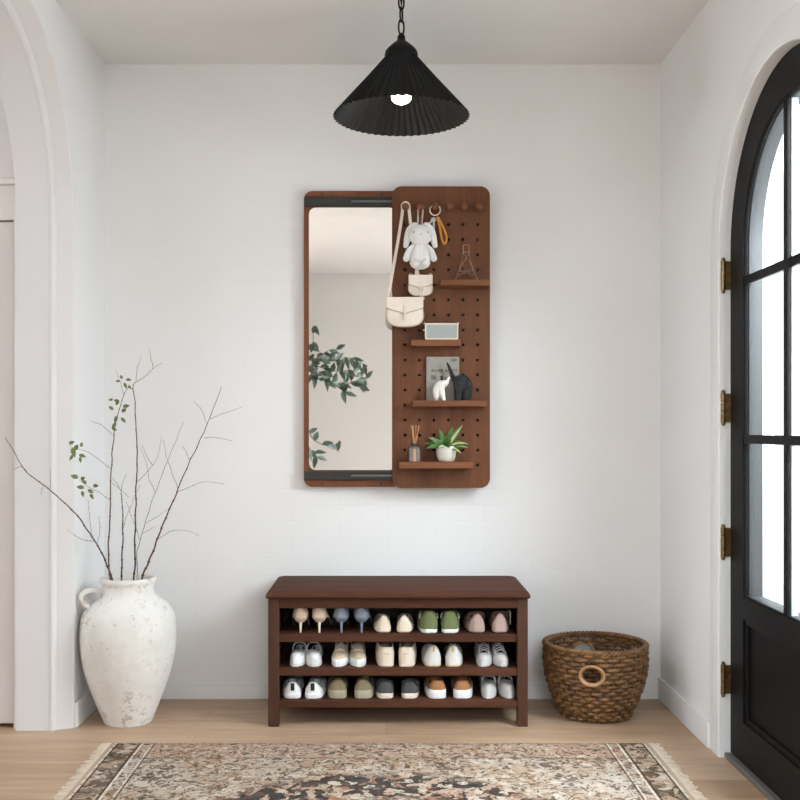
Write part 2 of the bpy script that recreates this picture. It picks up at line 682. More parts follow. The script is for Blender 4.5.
M['leaf_pot'] = plain('pot_plant_leaf', (74, 112, 50), 0.42, 0.3, 40)
M['leaf_var'] = plain('pale_leaf_edge', (196, 196, 140), 0.5, 0.12, 40)
M['wicker'] = plain('brown_willow', (114, 80, 46), 0.38, 0.55, 32, 0.3, spec=0.4)
M['wicker_d'] = plain('dark_willow', (96, 66, 42), 0.55, 0.35, 26, 0.3)
M['wicker_l'] = plain('tan_cane', (164, 124, 86), 0.5, 0.25, 26, 0.2)
M['cream_lea'] = plain('cream_leather', (224, 210, 196), 0.5, 0.05, 30, 0.15, bscale=220)
M['cream_strap'] = plain('cream_webbing', (218, 202, 186), 0.6, 0.05, 60)
M['piping'] = plain('taupe_piping', (178, 158, 140), 0.55, 0.08, 40)
M['gold'] = plain('pale_gold', (206, 184, 148), 0.4, 0.1, 40, metal=0.6)
M['silver'] = plain('brushed_silver', (188, 186, 180), 0.32, 0.1, 60, metal=0.8)
M['plush'] = plain('white_plush', (226, 223, 219), 0.95, 0.04, 120, 0.3, sheen=0.3, bscale=300)
M['eye'] = plain('dark_thread', (52, 46, 42), 0.5, 0.05)
M['tan_lea'] = plain('mustard_leather', (196, 128, 38), 0.5, 0.15, 50)
M['copper'] = plain('bronze_wire', (158, 128, 112), 0.4, 0.15, 50, metal=0.6)
M['radio'] = plain('cream_casing', (214, 200, 170), 0.45, 0.04)
M['grille'] = plain('grey_blue_grille', (158, 164, 162), 0.8, 0.08, 300, 0.3, bscale=500)
M['brown_lea'] = plain('brown_leather', (92, 50, 32), 0.5, 0.15, 50)
M['dark_case'] = plain('dark_brown_casing', (48, 34, 26), 0.5, 0.1)
M['book'] = plain('grey_book_cloth', (150, 145, 137), 0.8, 0.07, 80)
M['paper'] = plain('book_paper', (224, 216, 200), 0.9, 0.05, 90, stretch=(1, 8, 1))
M['ink'] = plain('black_ink', (36, 34, 32), 0.7, 0.05)
M['ink_g'] = plain('grey_ink', (112, 108, 100), 0.8, 0.05)
M['ele_w'] = plain('white_glaze', (226, 221, 212), 0.4, 0.04, 40)
M['ele_b'] = plain('black_stone', (22, 22, 24), 0.7, 0.2, 40)
M['ear_line'] = plain('grey_line', (170, 160, 148), 0.6, 0.05)
M['bottle'] = plain('smoked_bottle', (112, 106, 102), 0.25, 0.1, 30)
M['collar'] = plain('dark_collar', (38, 32, 28), 0.4, 0.1)
M['reed'] = plain('rattan_reed', (186, 132, 94), 0.7, 0.15, 60)
M['pot'] = plain('pale_ceramic_pot', (204, 199, 188), 0.55, 0.04, 40)
M['soil'] = plain('dark_soil', (48, 38, 30), 0.95, 0.3, 120, 0.5)
M['kraft'] = plain('kraft_label', (190, 140, 104), 0.7, 0.08)
M['basket_pot'] = plain('grey_planter', (150, 146, 140), 0.8, 0.06, 30)
M['paving'] = plain('pale_porch_stone', (222, 220, 216), 0.9, 0.04, 8)
M['fringe'] = plain('cream_fringe', (202, 184, 164), 0.95, 0.1, 60)
M['gap'] = plain('gap_shade_dark', (30, 25, 22), 0.9, 0.1)
M['sideroom'] = plain('side_room_paint', (228, 220, 216), 0.75, 0.012, 2)
M['closet'] = plain('pinkish_door_paint', (216, 207, 203), 0.55, 0.012, 3)


# ================================================================== THE SETTING
XL, XR, YR, ZC = -1.06, 1.034, -5.3, 2.389      # left wall, right wall, rear wall, ceiling
struct = lambda o, label=None: tag(o, label, None, None, 'structure')

struct(MB().box(-3.3, XR + 0.2, YR - 0.2, 0.12, -0.08, 0.0).build('floor', M['floor'], origin=(0, 0, 0), smooth=0), 'light oak plank floor')
struct(MB().box(XL - 0.185, XR + 0.2, YR - 0.2, 0.12, ZC, ZC + 0.1).build('ceiling', M['ceil'], smooth=0), 'plain off-white ceiling')
struct(MB().box(-3.3, XL - 0.185, -2.12, 0.12, ZC, ZC + 0.1).build('ceiling_side_room', M['ceil'], smooth=0))
struct(MB().box(XL - 0.185, XR + 0.2, 0, 0.12, 0, ZC).build('wall_back', M['brick'], origin=(0, 0, 0), smooth=0), 'white painted brick wall behind the bench')

# left wall: arched opening with a splayed casing, and an unseen window added for light
AY, AR, AZ = -0.945, 0.53, 1.75
wl = [[(YR, 0), (AY - AR - 0.03, 0)] + [p for p in reversed(arch(AY, AR + 0.03, AZ, 0))][1:-1] + [(AY + AR + 0.03, 0), (0, 0), (0, ZC), (YR, ZC)]]
win_l = [(-3.9, 0.5), (-2.2, 0.5), (-2.2, 2.2), (-3.9, 2.2)]
struct(MB().plate(wl + [win_l], YZ, XL, XL - 0.185).build('wall_left', M['wall'], smooth=0), 'white left wall with an arched opening')
tr = MB()
sweep_arch(tr, [(XL + 0.001, 0.032), (XL - 0.012, 0.027), (XL - 0.04, 0.016), (XL - 0.052, 0.013), (XL - 0.055, 0.006), (XL - 0.058, 0.001),
                (XL - 0.064, -0.003), (XL - 0.071, -0.001), (XL - 0.074, 0.002), (XL - 0.187, 0.002), (XL - 0.187, 0.032)], AY, AR, AZ, 0)
struct(tr.build('trim_1', plain('arch_trim_paint', (222, 219, 218), 0.55, 0.01, 3), smooth=28), 'white splayed moulding round the left arch')

# the room beyond the arch: a wall facing us with a flush door in it
struct(MB().box(-3.3, XL - 0.185, -0.39, -0.3, 1.725, ZC).box(-1.262, XL - 0.185, -0.39, -0.3, 0, 1.725).box(-3.3, -2.2, -0.39, -0.3, 0, 1.725)
       .build('wall_side_room', M['sideroom'], smooth=0), 'pale wall beyond the left arch')
struct(MB().box(-2.195, -1.266, -0.378, -0.34, 0.014, 1.72).build('door_2', M['closet'], smooth=0, bevel=0.003), 'plain pinkish white door beyond the left arch')
struct(MB().box(-3.3, XL - 0.19, -0.41, -0.389, 1.842, 1.862).build('trim_2', M['sideroom'], smooth=0, bevel=0.004), 'thin ledge over the door beyond the arch')
struct(MB().box(-2.2, -1.26, -0.33, -0.3, 0, 1.725).build('gap_shade_board', M['gap'], smooth=0))  # dark board standing in for shade in the gap round the door
struct(MB().plate([[(-2.4, 0), (-0.3, 0), (-0.3, ZC), (-2.4, ZC)], [(-1.7, 0.7), (-0.7, 0.7), (-0.7, 2.1), (-1.7, 2.1)]], YZ, -3.3, -3.2)
       .build('wall_side_room_far', M['sideroom'], smooth=0))
struct(MB().box(-3.3, XL - 0.185, -2.12, -2.02, 0, ZC).build('wall_side_room_near', M['sideroom'], smooth=0))


def window(n, plane, a0, a1, z0, z1, w0, w1, lab):  # windows out of view, added to let light into the rooms
    """frame, bars and pane in an opening; plane YZ or XZ"""
    mid = (w0 + w1) / 2
    root = MB().plate([[(a0, z0), (a1, z0), (a1, z1), (a0, z1)], [(a0 + 0.05, z0 + 0.05), (a1 - 0.05, z0 + 0.05), (a1 - 0.05, z1 - 0.05), (a0 + 0.05, z1 - 0.05)]],
                      plane, mid - 0.03, mid + 0.03).build('added_window_%d' % n, M['trim'], smooth=0)
    struct(root, lab)
    am = (a0 + a1) / 2
    zm = (z0 + z1) / 2
    MB().plate([[(am - 0.012, z0 + 0.04), (am + 0.012, z0 + 0.04), (am + 0.012, z1 - 0.04), (am - 0.012, z1 - 0.04)]], plane, mid - 0.015, mid + 0.015).build('muntin', M['trim'], root, smooth=0)
    MB().plate([[(a0 + 0.04, zm - 0.012), (a1 - 0.04, zm - 0.012), (a1 - 0.04, zm + 0.012), (a0 + 0.04, zm + 0.012)]], plane, mid - 0.015, mid + 0.015).build('muntin', M['trim'], root, smooth=0)
    MB().plate([[(a0 + 0.04, z0 + 0.04), (a1 - 0.04, z0 + 0.04), (a1 - 0.04, z1 - 0.04), (a0 + 0.04, z1 - 0.04)]], plane, mid - 0.003, mid + 0.003).build('pane', M['glass'], root, smooth=0)


window(1, YZ, -3.9, -2.2, 0.5, 2.2, XL - 0.185, XL, 'unseen white framed window added in the left wall for light')
window(4, YZ, -3.9, -2.2, 0.5, 2.2, XR, XR + 0.17, 'unseen white framed window added in the right wall for light')
window(2, XZ, 0.2, 1.0, 0.5, 2.2, YR - 0.15, YR, 'unseen white framed window added in the rear wall for light')
window(3, YZ, -1.7, -0.7, 0.7, 2.1, -3.3, -3.2, 'unseen white framed window added beyond the arch for light')
struct(MB().plate([[(XL - 0.185, 0), (XR + 0.2, 0), (XR + 0.2, ZC), (XL - 0.185, ZC)], [(0.2, 0.5), (1.0, 0.5), (1.0, 2.2), (0.2, 2.2)]], XZ, YR, YR - 0.15)
       .build('wall_rear', plain('dimmed_rear_wall', (212, 207, 202), 0.75, 0.012, 2), smooth=0), 'white rear wall seen in the mirror')  # wall white toned darker in colour to dim its overlit reflection

# right wall with the arched doorway
DY, DR, DZ = -1.148, 0.458, 1.563
wr = [[(YR, 0), (DY - DR, 0)] + [p for p in reversed(arch(DY, DR, DZ, 0))][1:-1] + [(DY + DR, 0), (0, 0), (0, ZC), (YR, ZC)]]
struct(MB().plate(wr + [[(-3.9, 0.5), (-2.2, 0.5), (-2.2, 2.2), (-3.9, 2.2)]], YZ, XR, XR + 0.17).build('wall_right', M['wall'], smooth=0), 'white right wall round the arched door')
tr = MB()
sweep_arch(tr, [(XR + 0.02, -0.0025), (XR - 0.003, -0.0025), (XR - 0.005, 0.001), (XR - 0.005, 0.076), (XR - 0.003, 0.082), (XR + 0.002, 0.085), (XR + 0.02, 0.085)], DY, DR, DZ, 0)
struct(tr.build('trim_4', M['trim'], smooth=28), 'flat white casing round the arched black door')
struct(MB().box(XR + 0.012, XR + 0.2, DY - DR, DY + DR, 0, 0.016).build('trim_5', plain('grey_threshold', (96, 92, 88), 0.5, 0.06), smooth=0, bevel=0.004), 'grey threshold strip under the black door')

# baseboards
bb = MB().box(XL, XR, -0.012, 0, 0, 0.052)
bb.box(XL, XR, -0.008, 0, 0.052, 0.060)
struct(bb.build('baseboard_back', M['trim'], smooth=0, bevel=0.002), 'white baseboard of the back wall')
struct(MB().box(XL, XL + 0.012, AY + AR + 0.036, -0.012, 0, 0.085).box(XL, XL + 0.012, YR, AY - AR - 0.036, 0, 0.085).build('baseboard_left', M['trim'], smooth=0, bevel=0.003), 'white baseboard of the left wall')
struct(MB().box(XR - 0.012, XR, DY + DR + 0.086, -0.012, 0, 0.085).box(XR - 0.012, XR, YR, DY - DR - 0.086, 0, 0.085).build('baseboard_right', M['trim'], smooth=0, bevel=0.003), 'white baseboard of the right wall')
struct(MB().box(XR + 0.17, 6.0, -5.0, 3.0, -0.06, -0.02).build('floor_porch', M['paving'], smooth=0), 'pale paving outside the front door')

# the arched front door
X0 = XR + 0.031
door = thing('door_1', (X0, DY, 0.018), 'arched black front door with glass panes over a solid panel', None, None, 'structure')
rg, gz0 = 0.343, 0.513
gl_out = [(DY + rg, gz0)] + arch(DY, rg, DZ, gz0)[1:-1] + [(DY - rg, gz0)]
d_out = [(DY + DR - 0.004, 0.018)] + arch(DY, DR - 0.004, DZ, 0.018)[1:-1] + [(DY - DR + 0.004, 0.018)]
pn = [(DY - rg, 0.139), (DY + rg, 0.139), (DY + rg, 0.447), (DY - rg, 0.447)]
MB().plate([d_out, gl_out, pn], YZ, X0, X0 + 0.058).build('door_leaf', M['black'], door, smooth=0, bevel=0.003)
MB().box(X0 + 0.016, X0 + 0.030, DY - rg - 0.005, DY + rg + 0.005, 0.134, 0.452).build('door_panel', M['black'], door, smooth=0)
mo = MB()
for k in range(4):
    a, b = pn[k], pn[(k + 1) % 4]
MB().plate([[(DY - rg, 0.139), (DY + rg, 0.139), (DY + rg, 0.447), (DY - rg, 0.447)],
            [(DY - rg + 0.016, 0.155), (DY + rg - 0.016, 0.155), (DY + rg - 0.016, 0.431), (DY - rg + 0.016, 0.431)]], YZ, X0 + 0.006, X0 + 0.017).build('panel_moulding', M['black'], door, smooth=0, bevel=0.004)
st = MB()
sweep_arch(st, [(X0 + 0.003, 0.002), (X0 + 0.005, -0.004), (X0 + 0.010, -0.006), (X0 + 0.012, -0.006), (X0 + 0.012, 0.002)], DY, rg, DZ, gz0)
st.box(X0 + 0.004, X0 + 0.012, DY - rg, DY + rg, gz0 - 0.002, gz0 + 0.007)
st.build('glazing_bead', M['black'], door, smooth=25)
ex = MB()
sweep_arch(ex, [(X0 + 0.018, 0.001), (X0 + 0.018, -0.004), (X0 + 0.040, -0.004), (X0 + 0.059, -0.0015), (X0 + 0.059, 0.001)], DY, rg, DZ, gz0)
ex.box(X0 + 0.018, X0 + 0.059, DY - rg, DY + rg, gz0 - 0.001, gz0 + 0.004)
LIT_GREY = plain('lit_side_grey', (186, 188, 190), 0.4, 0.06, 12)  # outer sides of the black bars coloured grey for light from outside
ex.build('outer_stop', plain('lit_edge_dark_grey', (44, 45, 46), 0.5, 0.06, 12), door, smooth=25, label='outer glazing stop painted dark grey for outside light')  # dark grey puts outside light into the black door's glazing edge
MY = DY + 0.030
mu = MB().box(X0 + 0.004, X0 + 0.0125, MY - 0.012, MY + 0.012, gz0, DZ + rg - 0.002).build('muntin', M['black'], door, smooth=0, bevel=0.002)
MB().box(X0 + 0.0175, X0 + 0.036, MY - 0.011, MY + 0.011, gz0, DZ + rg - 0.002).build('outer_bar', LIT_GREY, mu, smooth=0, bevel=0.002, label='outer bar painted grey for outside light')
for zz in (0.986, 1.459):
    mu = MB().box(X0 + 0.003, X0 + 0.0125, DY - rg, DY + rg, zz - 0.013, zz + 0.013).build('muntin', M['black'], door, smooth=0, bevel=0.002)
    MB().box(X0 + 0.0175, X0 + 0.030, DY - rg, DY + rg, zz - 0.011, zz + 0.011).build('outer_bar', LIT_GREY, mu, smooth=0, bevel=0.002, label='outer bar painted grey for outside light')
gl_in = [(DY + rg - 0.001, gz0 + 0.001)] + arch(DY, rg - 0.001, DZ, gz0)[1:-1] + [(DY - rg + 0.001, gz0 + 0.001)]
MB().plate([gl_in], YZ, X0 + 0.013, X0 + 0.017).build('glass', M['glass'], door, smooth=0)
for zz in (1.49, 1.081, 0.666, 0.242):
    hb = MB()
    yk = DY + DR - 0.006
    for q, (a, b) in enumerate(((-0.046, -0.017), (-0.015, 0.015), (0.017, 0.046))):
        hb.tube([(XR + 0.008, yk, zz + a), (XR + 0.008, yk, zz + b)], 0.0075, 12)
    hb.ball((XR + 0.008, yk, zz + 0.05), 0.006, 10, 6)
    hb.ball((XR + 0.008, yk, zz - 0.05), 0.006, 10, 6)
    hb.box(XR + 0.012, X0 + 0.006, yk - 0.002, yk + 0.003, zz - 0.044, zz + 0.044)
    hb.build('hinge', M['brass'], door, label='aged brass hinge', smooth=35)

# ================================================================== PENDANT LAMP
PY = -0.6
px0, pz0 = P(401.3, 117, PY).x, 2.009
lamp = thing('pendant_lamp', (px0, PY, pz0), 'black pleated cone pendant lamp on a chain with a lit bulb', 'lamp')
NP = 54


def pleat(r, a, z):
    k = (a * NP / (2 * PI)) % 1.0
    tri = abs(k - 0.5) * 4 - 1
    return r * (1 + 0.024 * tri)


nn = NP * 4
sh = MB().lathe([(0.214, 0.0), (0.168, 0.053), (0.113, 0.116), (0.051, 0.190)], (px0, PY, pz0), nn, fn=pleat, caps=False)
sh.build('lamp_shade', M['pendant'], lamp, smooth=0)
MB().lathe([(0.2115, 0.001), (0.166, 0.0525), (0.111, 0.115), (0.049, 0.188)], (px0, PY, pz0), nn, fn=pleat, caps=False).build('shade_lining', M['pendant_in'], lamp, smooth=0)
MB().lathe([(0.001, 0.176), (0.044, 0.180), (0.051, 0.188), (0.0535, 0.198), (0.051, 0.208), (0.043, 0.218), (0.031, 0.229), (0.020, 0.238), (0.013, 0.243), (0.0125, 0.256),
            (0.009, 0.262), (0.004, 0.268), (0.001, 0.269)], (px0, PY, pz0), 40).build('cap', M['pendant'], lamp, smooth=40)
ch = MB()
zz = pz0 + 0.262
lk = 0
while zz < ZC - 0.03:
    pts = []
    for k in range(28):
        a = 2 * PI * k / 28
        u = 0.0085 * math.cos(a)
        wv = max(-0.0225, min(0.0225, 0.026 * math.sin(a)))
        pts.append((px0 + (u if lk % 2 == 0 else u * 0.45), PY + (u if lk % 2 else u * 0.45), zz + 0.0235 + wv))
    ch.tube(pts, 0.0030, 8, True)
    zz += 0.0405
    lk += 1
ch.build('chain', M['pendant'], lamp, smooth=50)
MB().lathe([(0.001, ZC - pz0), (0.012, ZC - pz0), (0.012, ZC - pz0 - 0.004), (0.004, ZC - pz0 - 0.008), (0.001, ZC - pz0 - 0.03)], (px0, PY, pz0), 24).build('ceiling_hook', M['pendant'], lamp, smooth=40)
MB().lathe([(0.001, 0.180), (0.019, 0.180), (0.019, 0.120), (0.001, 0.120)], (px0, PY, pz0), 20).build('socket', M['pendant'], lamp)
MB().lathe([(0.0005, 0.040), (0.012, 0.042), (0.024, 0.048), (0.031, 0.056), (0.032, 0.069), (0.027, 0.085), (0.018, 0.105), (0.014, 0.122), (0.001, 0.124)], (px0, PY, pz0), 28).build('bulb', bulb_mat(), lamp, label='lit warm white bulb', smooth=60)

# ================================================================== MIRROR CABINET WITH SLIDING PEGBOARD
YB = -0.032                                     # front of the mirror backboard
cab = thing('mirror_cabinet', (0.04, 0, 0.797), 'walnut wall mirror with a sliding walnut pegboard over its right half', 'mirror')
bx0, bx1, bz0, bz1 = -0.307, 0.060, 0.799, 1.905
mx0, mx1, mz0, mz1 = -0.288, 0.038, 0.862, 1.842
MB().plate([rrect(bx0, bx1, bz0, bz1, 0.032)], XZ, YB, -0.001).build('backboard', M['walnut_edge'], cab, smooth=30, bevel=0.003)
MB().plate([rrect(mx0, mx1, mz0, mz1, 0.026)], XZ, YB - 0.004, YB + 0.004).build('mirror_glass', M['mirror'], cab, smooth=0)
for z0, z1 in ((1.8455, 1.881), (0.8255, 0.858)):
    rl = MB().box(bx0 + 0.002, bx1, YB - 0.010, YB - 0.0005, z0, z1).build('slide_rail', M['steel'], cab, smooth=0, bevel=0.001)
    rb = MB().box(-0.14, bx1, YB - 0.013, YB - 0.010, z0 + 0.004, z1 - 0.004).box(-0.14, bx1, YB - 0.016, YB - 0.013, z0 + 0.004, z0 + 0.011).box(-0.14, bx1, YB - 0.016, YB - 0.013, z1 - 0.011, z1 - 0.004)
    rb.build('slide_channel', M['rail_black'], rl, smooth=0)
    MB().box(-0.13, 0.05, YB - 0.0155, YB - 0.013, (z0 + z1) / 2 - 0.003, (z0 + z1) / 2 + 0.003).build('slide_bar', M['steel_lt'], rl, smooth=0)
for sx_, sz_ in ((-0.239, 1.893), (-0.018, 1.893), (-0.239, 0.811), (-0.018, 0.811)):
    MB().tube([(sx_, YB + 0.001, sz_), (sx_, YB - 0.0015, sz_)], 0.0055, 12).build('screw', M['collar'], cab)
# pegboard
YP0, YP1 = -0.050, -0.072                        # back and front of the board
pa0, pa1, pb0, pb1 = 0.0225, 0.3845, 0.797, 1.913
PS = SX(YP1)
cols = [(q - CX) / PS for q in (405.0, 419.5, 434.0, 448.5, 463.0, 477.5)]
rows = [EYE + (CY - (224.7 + 15.03 * k)) / PS for k in range(17)]
holes = [circ(c, r, 0.0060, 10) for r in rows for c in cols]
peg = MB().plate([rrect(pa0, pa1, pb0, pb1, 0.036)] + holes, XZ, YP1, YP0)
pegboard = peg.build('pegboard', M['walnut'], cab, smooth=0)
MB().plate([rrect(pa0 + 0.003, pa1 - 0.003, pb0 + 0.003, pb1 - 0.003, 0.033)], XZ, YP0, YP0 + 0.002).build('hole_shade_sheet', M['gap'], pegboard, smooth=0)  # added dark sheet, painted shade seen through the peg holes
for z0, z1 in ((1.848, 1.878), (0.828, 0.856)):
    MB().box(0.026, 0.052, YB - 0.02, YP0, z0, z1).build('bracket', M['rail_black'], pegboard, smooth=0)
PEGZ = EYE + (CY - 207.5) / SX(-0.09)
pegx = [(q - CX) / SX(-0.09) for q in (405.5, 420.5, 435.0, 449.5, 464.0, 478.5)]
for x in pegx:
    prof = [(0.0005, 0), (0.0075, 0), (0.0075, 0.016), (0.0085, 0.022), (0.0125, 0.028), (0.014, 0.034), (0.0125, 0.040), (0.008, 0.044), (0.0005, 0.045)]
    mb = MB()
    mb.loft([[(x + r * math.cos(2 * PI * k / 18), YP1 - d, PEGZ + r * math.sin(2 * PI * k / 18)) for k in range(18)] for r, d in prof])
    mb.build('peg', M['walnut_h'], pegboard, smooth=50)
YS = -0.155                                      # front of the shelves
sh_s = SX(YS)
SHELF = []
for a0, a1, b0, b1 in ((440.5, 490.0, 279.5, 285.5), (411.5, 461.5, 339.5, 346.0), (413.0, 487.0, 400.5, 406.5), (399.0, 473.0, 462.0, 468.5)):
    x0, x1 = (a0 - CX) / sh_s, (a1 - CX) / sh_s
    zt, zb = EYE + (CY - b0) / sh_s, EYE + (CY - b1) / sh_s
    MB().box(x0, x1, YS, YP1, zb, zt).build('shelf', M['walnut_h'], pegboard, smooth=0, bevel=0.002)
    SHELF.append((x0, x1, zt))


def PM(px, py, y):
    return P(px, py, y)


# ------------------------------------------------------------------ things on the pegboard
# cream crossbody bag
bag = thing('crossbody_bag', P(404.5, 327, -0.12), 'larger cream flap bag hanging by its long strap from the leftmost peg', 'bag')


def bag_outline(cx, cz, wd, ht, n=40, sq=2.6, taper=0.10):
    out = []
    for k in range(n):
        a = 2 * PI * k / n
        c, s_ = math.cos(a), math.sin(a)
        x = wd * math.copysign(abs(c) ** (2 / sq), c)
        z = ht * math.copysign(abs(s_) ** (2 / (sq if s_ < 0 else 6)), s_)
        x *= 1 - taper * (z / ht)
        out.append((cx + x, cz + z))
    return out


def make_bag(root, c, wd, ht, th, flap_h, mats):
    """c is the middle of the front face"""
    yf, yb = c.y, c.y + th
    o = bag_outline(c.x, c.z, wd, ht)
    ring = lambda sc_, y: [(c.x + (p[0] - c.x) * sc_, y, c.z + (p[1] - c.z) * sc_) for p in o]
    MB().loft([ring(0.90, yf + 0.001), ring(0.97, yf + 0.004), ring(1.0, yf + th * 0.35), ring(1.0, yf + th * 0.65), ring(0.96, yb - 0.003), ring(0.88, yb)]).build('bag_body', mats[0], root, smooth=50)
    # flap with a scalloped lower edge
    n = 24
    up, lo = [], []
    for k in range(n + 1):
        u = -1 + 2 * k / n
        x = c.x + u * wd * 0.99
        zt = c.z + ht * 1.01
        zl = c.z + ht * (1 - flap_h) + ht * 0.30 * abs(u) ** 2.2 - ht * 0.16 * math.exp(-(u / 0.18) ** 2)
        up.append((x, zt))
        lo.append((x, zl))
    fl = MB().plate([lo + up[::-1]], XZ, yf - 0.004, yf + 0.001)
    f = fl.build('flap', mats[0], root, smooth=30, bevel=0.0015)
    edge = [(p[0], yf - 0.0045, p[1]) for p in lo]
    MB().tube(edge, 0.0013, 6).build('stitching', mats[1], f, smooth=60)
    rim = [(p[0], yf + 0.003, p[1]) for p in o]
    MB().tube(rim, 0.0016, 6, True).build('piping', mats[1], root, smooth=60)
    return yf


bc = P(404.8, 312, -0.135)
make_bag(bag, bc, 0.068, 0.054, 0.034, 1.0, (M['cream_lea'], M['piping']))
MB().box(bc.x - 0.005, bc.x + 0.005, bc.y - 0.009, bc.y - 0.004, bc.z - 0.03, bc.z + 0.022).build('clasp_strap', M['cream_strap'], bag, smooth=0, bevel=0.0015)
x5 = pegx[0]
ys = YP1 - 0.024


def ribbon(pts, wd, th=0.0022, up=(0, 1, 0)):
    """flat band: wide across the picture, thin in depth"""
    pts = [Vector(p) for p in pts]
    rings = []
    upv = Vector(up)
    for i, p in enumerate(pts):
        t = (pts[min(i + 1, len(pts) - 1)] - pts[max(i - 1, 0)]).normalized()
        sd = t.cross(upv).normalized()
        nn_ = sd.cross(t).normalized()
        rings.append([p + sd * wd / 2 + nn_ * th / 2, p - sd * wd / 2 + nn_ * th / 2, p - sd * wd / 2 - nn_ * th / 2, p + sd * wd / 2 - nn_ * th / 2])
    return MB().loft(rings)


z5 = PEGZ
lp = [P(388.5, 297, -0.118), P(392, 275, -0.112), P(399, 235, -0.104), P(402.3, 212, -0.098)]
top = [Vector((x5 - 0.0125, ys, z5 + 0.004)), Vector((x5 - 0.008, ys, z5 + 0.0125)), Vector((x5, ys, z5 + 0.0165)), Vector((x5 + 0.008, ys, z5 + 0.0125)), Vector((x5 + 0.0125, ys, z5 + 0.004))]
rp = [P(409.5, 214, -0.096), P(412, 235, -0.092), P(416, 262, -0.094), P(421.5, 297, -0.112)]
path = spline(lp + top + rp, 5)
ribbon(path, 0.011).build('bag_strap', M['cream_strap'], bag, smooth=40)
for q in ((388.3, 298), (421.8, 298)):
    p = P(q[0], q[1], -0.119)
    MB().tube([(p.x + 0.006 * math.cos(a), p.y, p.z + 0.006 * math.sin(a)) for a in [2 * PI * k / 14 for k in range(14)]], 0.0014, 6, True).build('strap_ring', M['gold'], bag, smooth=60)

# plush rabbit on the second peg
rb_c = P(419.5, 247, -0.125)
rabbit = thing('plush_rabbit', P(419.5, 271, -0.125), 'white plush rabbit with drooping ears hanging from the second peg', 'plush toy')
bd = MB()
y0 = -0.125
hd = P(420.5, 235.2, y0 - 0.004)
bo = P(420.0, 256.0, y0)
rings = []
for t_, rx_ in ((-1, .2), (-.95, .5), (-.8, .82), (-.55, .98), (-.25, 1.0), (.15, .88), (.5, .72), (.8, .60), (1, .5)):
    rings.append([(bo.x + 0.0385 * rx_ * math.cos(2 * PI * k / 24), bo.y + 0.031 * rx_ * math.sin(2 * PI * k / 24), bo.z + 0.049 * t_) for k in range(24)])
bd.loft(rings)
bd.build('body', M['plush'], rabbit, smooth=80)
MB().ball(hd, (0.043, 0.036, 0.038), 24, 16).build('head', M['plush'], rabbit, smooth=80)
for sg in (-1, 1):
    e = [hd + Vector((sg * 0.012, 0.004, 0.030)), hd + Vector((sg * 0.022, 0.012, 0.036)), hd + Vector((sg * 0.038, 0.016, 0.020)), hd + Vector((sg * 0.047, 0.014, -0.010)), hd + Vector((sg * 0.053, 0.010, -0.036))]
    pp = spline(e, 6)
    n_ = len(pp)
    MB().tube(pp, [0.009 + 0.006 * math.sin(PI * min(1, (i / (n_ - 1)) * 0.92 + 0.05)) for i in range(n_)], 12, flat=0.62).ball(pp[-1], (0.010, 0.007, 0.010), 12, 8).build('ear', M['plush'], rabbit, smooth=80)
    ar = spline([bo + Vector((sg * 0.024, 0.0, 0.036)), bo + Vector((sg * 0.040, -0.002, 0.018)), bo + Vector((sg * 0.050, -0.006, -0.010))], 6)
    MB().tube(ar, [0.009 + 0.0035 * i / (len(ar) - 1) for i in range(len(ar))], 14).ball(ar[-1], 0.0123, 14, 10).ball(ar[0], 0.010, 12, 8).build('arm', M['plush'], rabbit, smooth=80)
    MB().ball(bo + Vector((sg * 0.0165, -0.026, -0.030)), (0.0135, 0.019, 0.0155), 16, 12).build('foot', M['plush'], rabbit, smooth=80)
    MB().ball(hd + Vector((sg * 0.026, -0.0275, 0.006)), 0.0026, 10, 8).build('eye', M['eye'], rabbit, smooth=80)
MB().tube([hd + Vector((-0.002, -0.0362, -0.002)), hd + Vector((0.002, -0.0362, -0.002))], 0.0022, 8).build('nose', M['ear_line'], rabbit, smooth=60)
MB().tube(spline([hd + Vector((0, 0.01, 0.036)), Vector((pegx[1] - 0.005, YP1 - 0.022, z5 - 0.04)), Vector((pegx[1] - 0.007, YP1 - 0.022, z5 + 0.004)), Vector((pegx[1], YP1 - 0.022, z5 + 0.010)),
                  Vector((pegx[1] + 0.007, YP1 - 0.022, z5 + 0.004)), Vector((pegx[1] + 0.004, YP1 - 0.022, z5 - 0.04)), hd + Vector((0.003, 0.01, 0.036))], 5), 0.0011, 6).build('hanging_loop', M['walnut_h'], rabbit, smooth=60)

# small cream purse below the rabbit
pu = P(420.6, 285.5, -0.108)
purse = thing('coin_purse', P(420.6, 296, -0.1), 'small cream flap purse hanging below the white plush rabbit', 'purse')
make_bag(purse, pu, 0.0445, 0.0385, 0.024, 1.15, (M['cream_lea'], M['piping']))
MB().box(pu.x - 0.004, pu.x + 0.011, pu.y - 0.0075, pu.y - 0.004, pu.z - 0.016, pu.z - 0.003).build('clasp', M['gold'], purse, smooth=0, bevel=0.001)
ribbon(spline([pu + Vector((-0.018, 0.01, 0.036)), pu + Vector((-0.017, 0.014, 0.055)), Vector((pegx[1] - 0.0085, YP1 - 0.016, z5 - 0.03)), Vector((pegx[1] - 0.008, YP1 - 0.014, z5 + 0.004)), Vector((pegx[1], YP1 - 0.014, z5 + 0.011)),
               Vector((pegx[1] + 0.008, YP1 - 0.014, z5 + 0.004)), Vector((pegx[1] + 0.005, YP1 - 0.014, z5 - 0.05)), pu + Vector((-0.010, 0.016, 0.055)), pu + Vector((-0.009, 0.012, 0.036))], 5), 0.007, 0.0016).build('purse_strap', M['cream_strap'], purse, smooth=40)
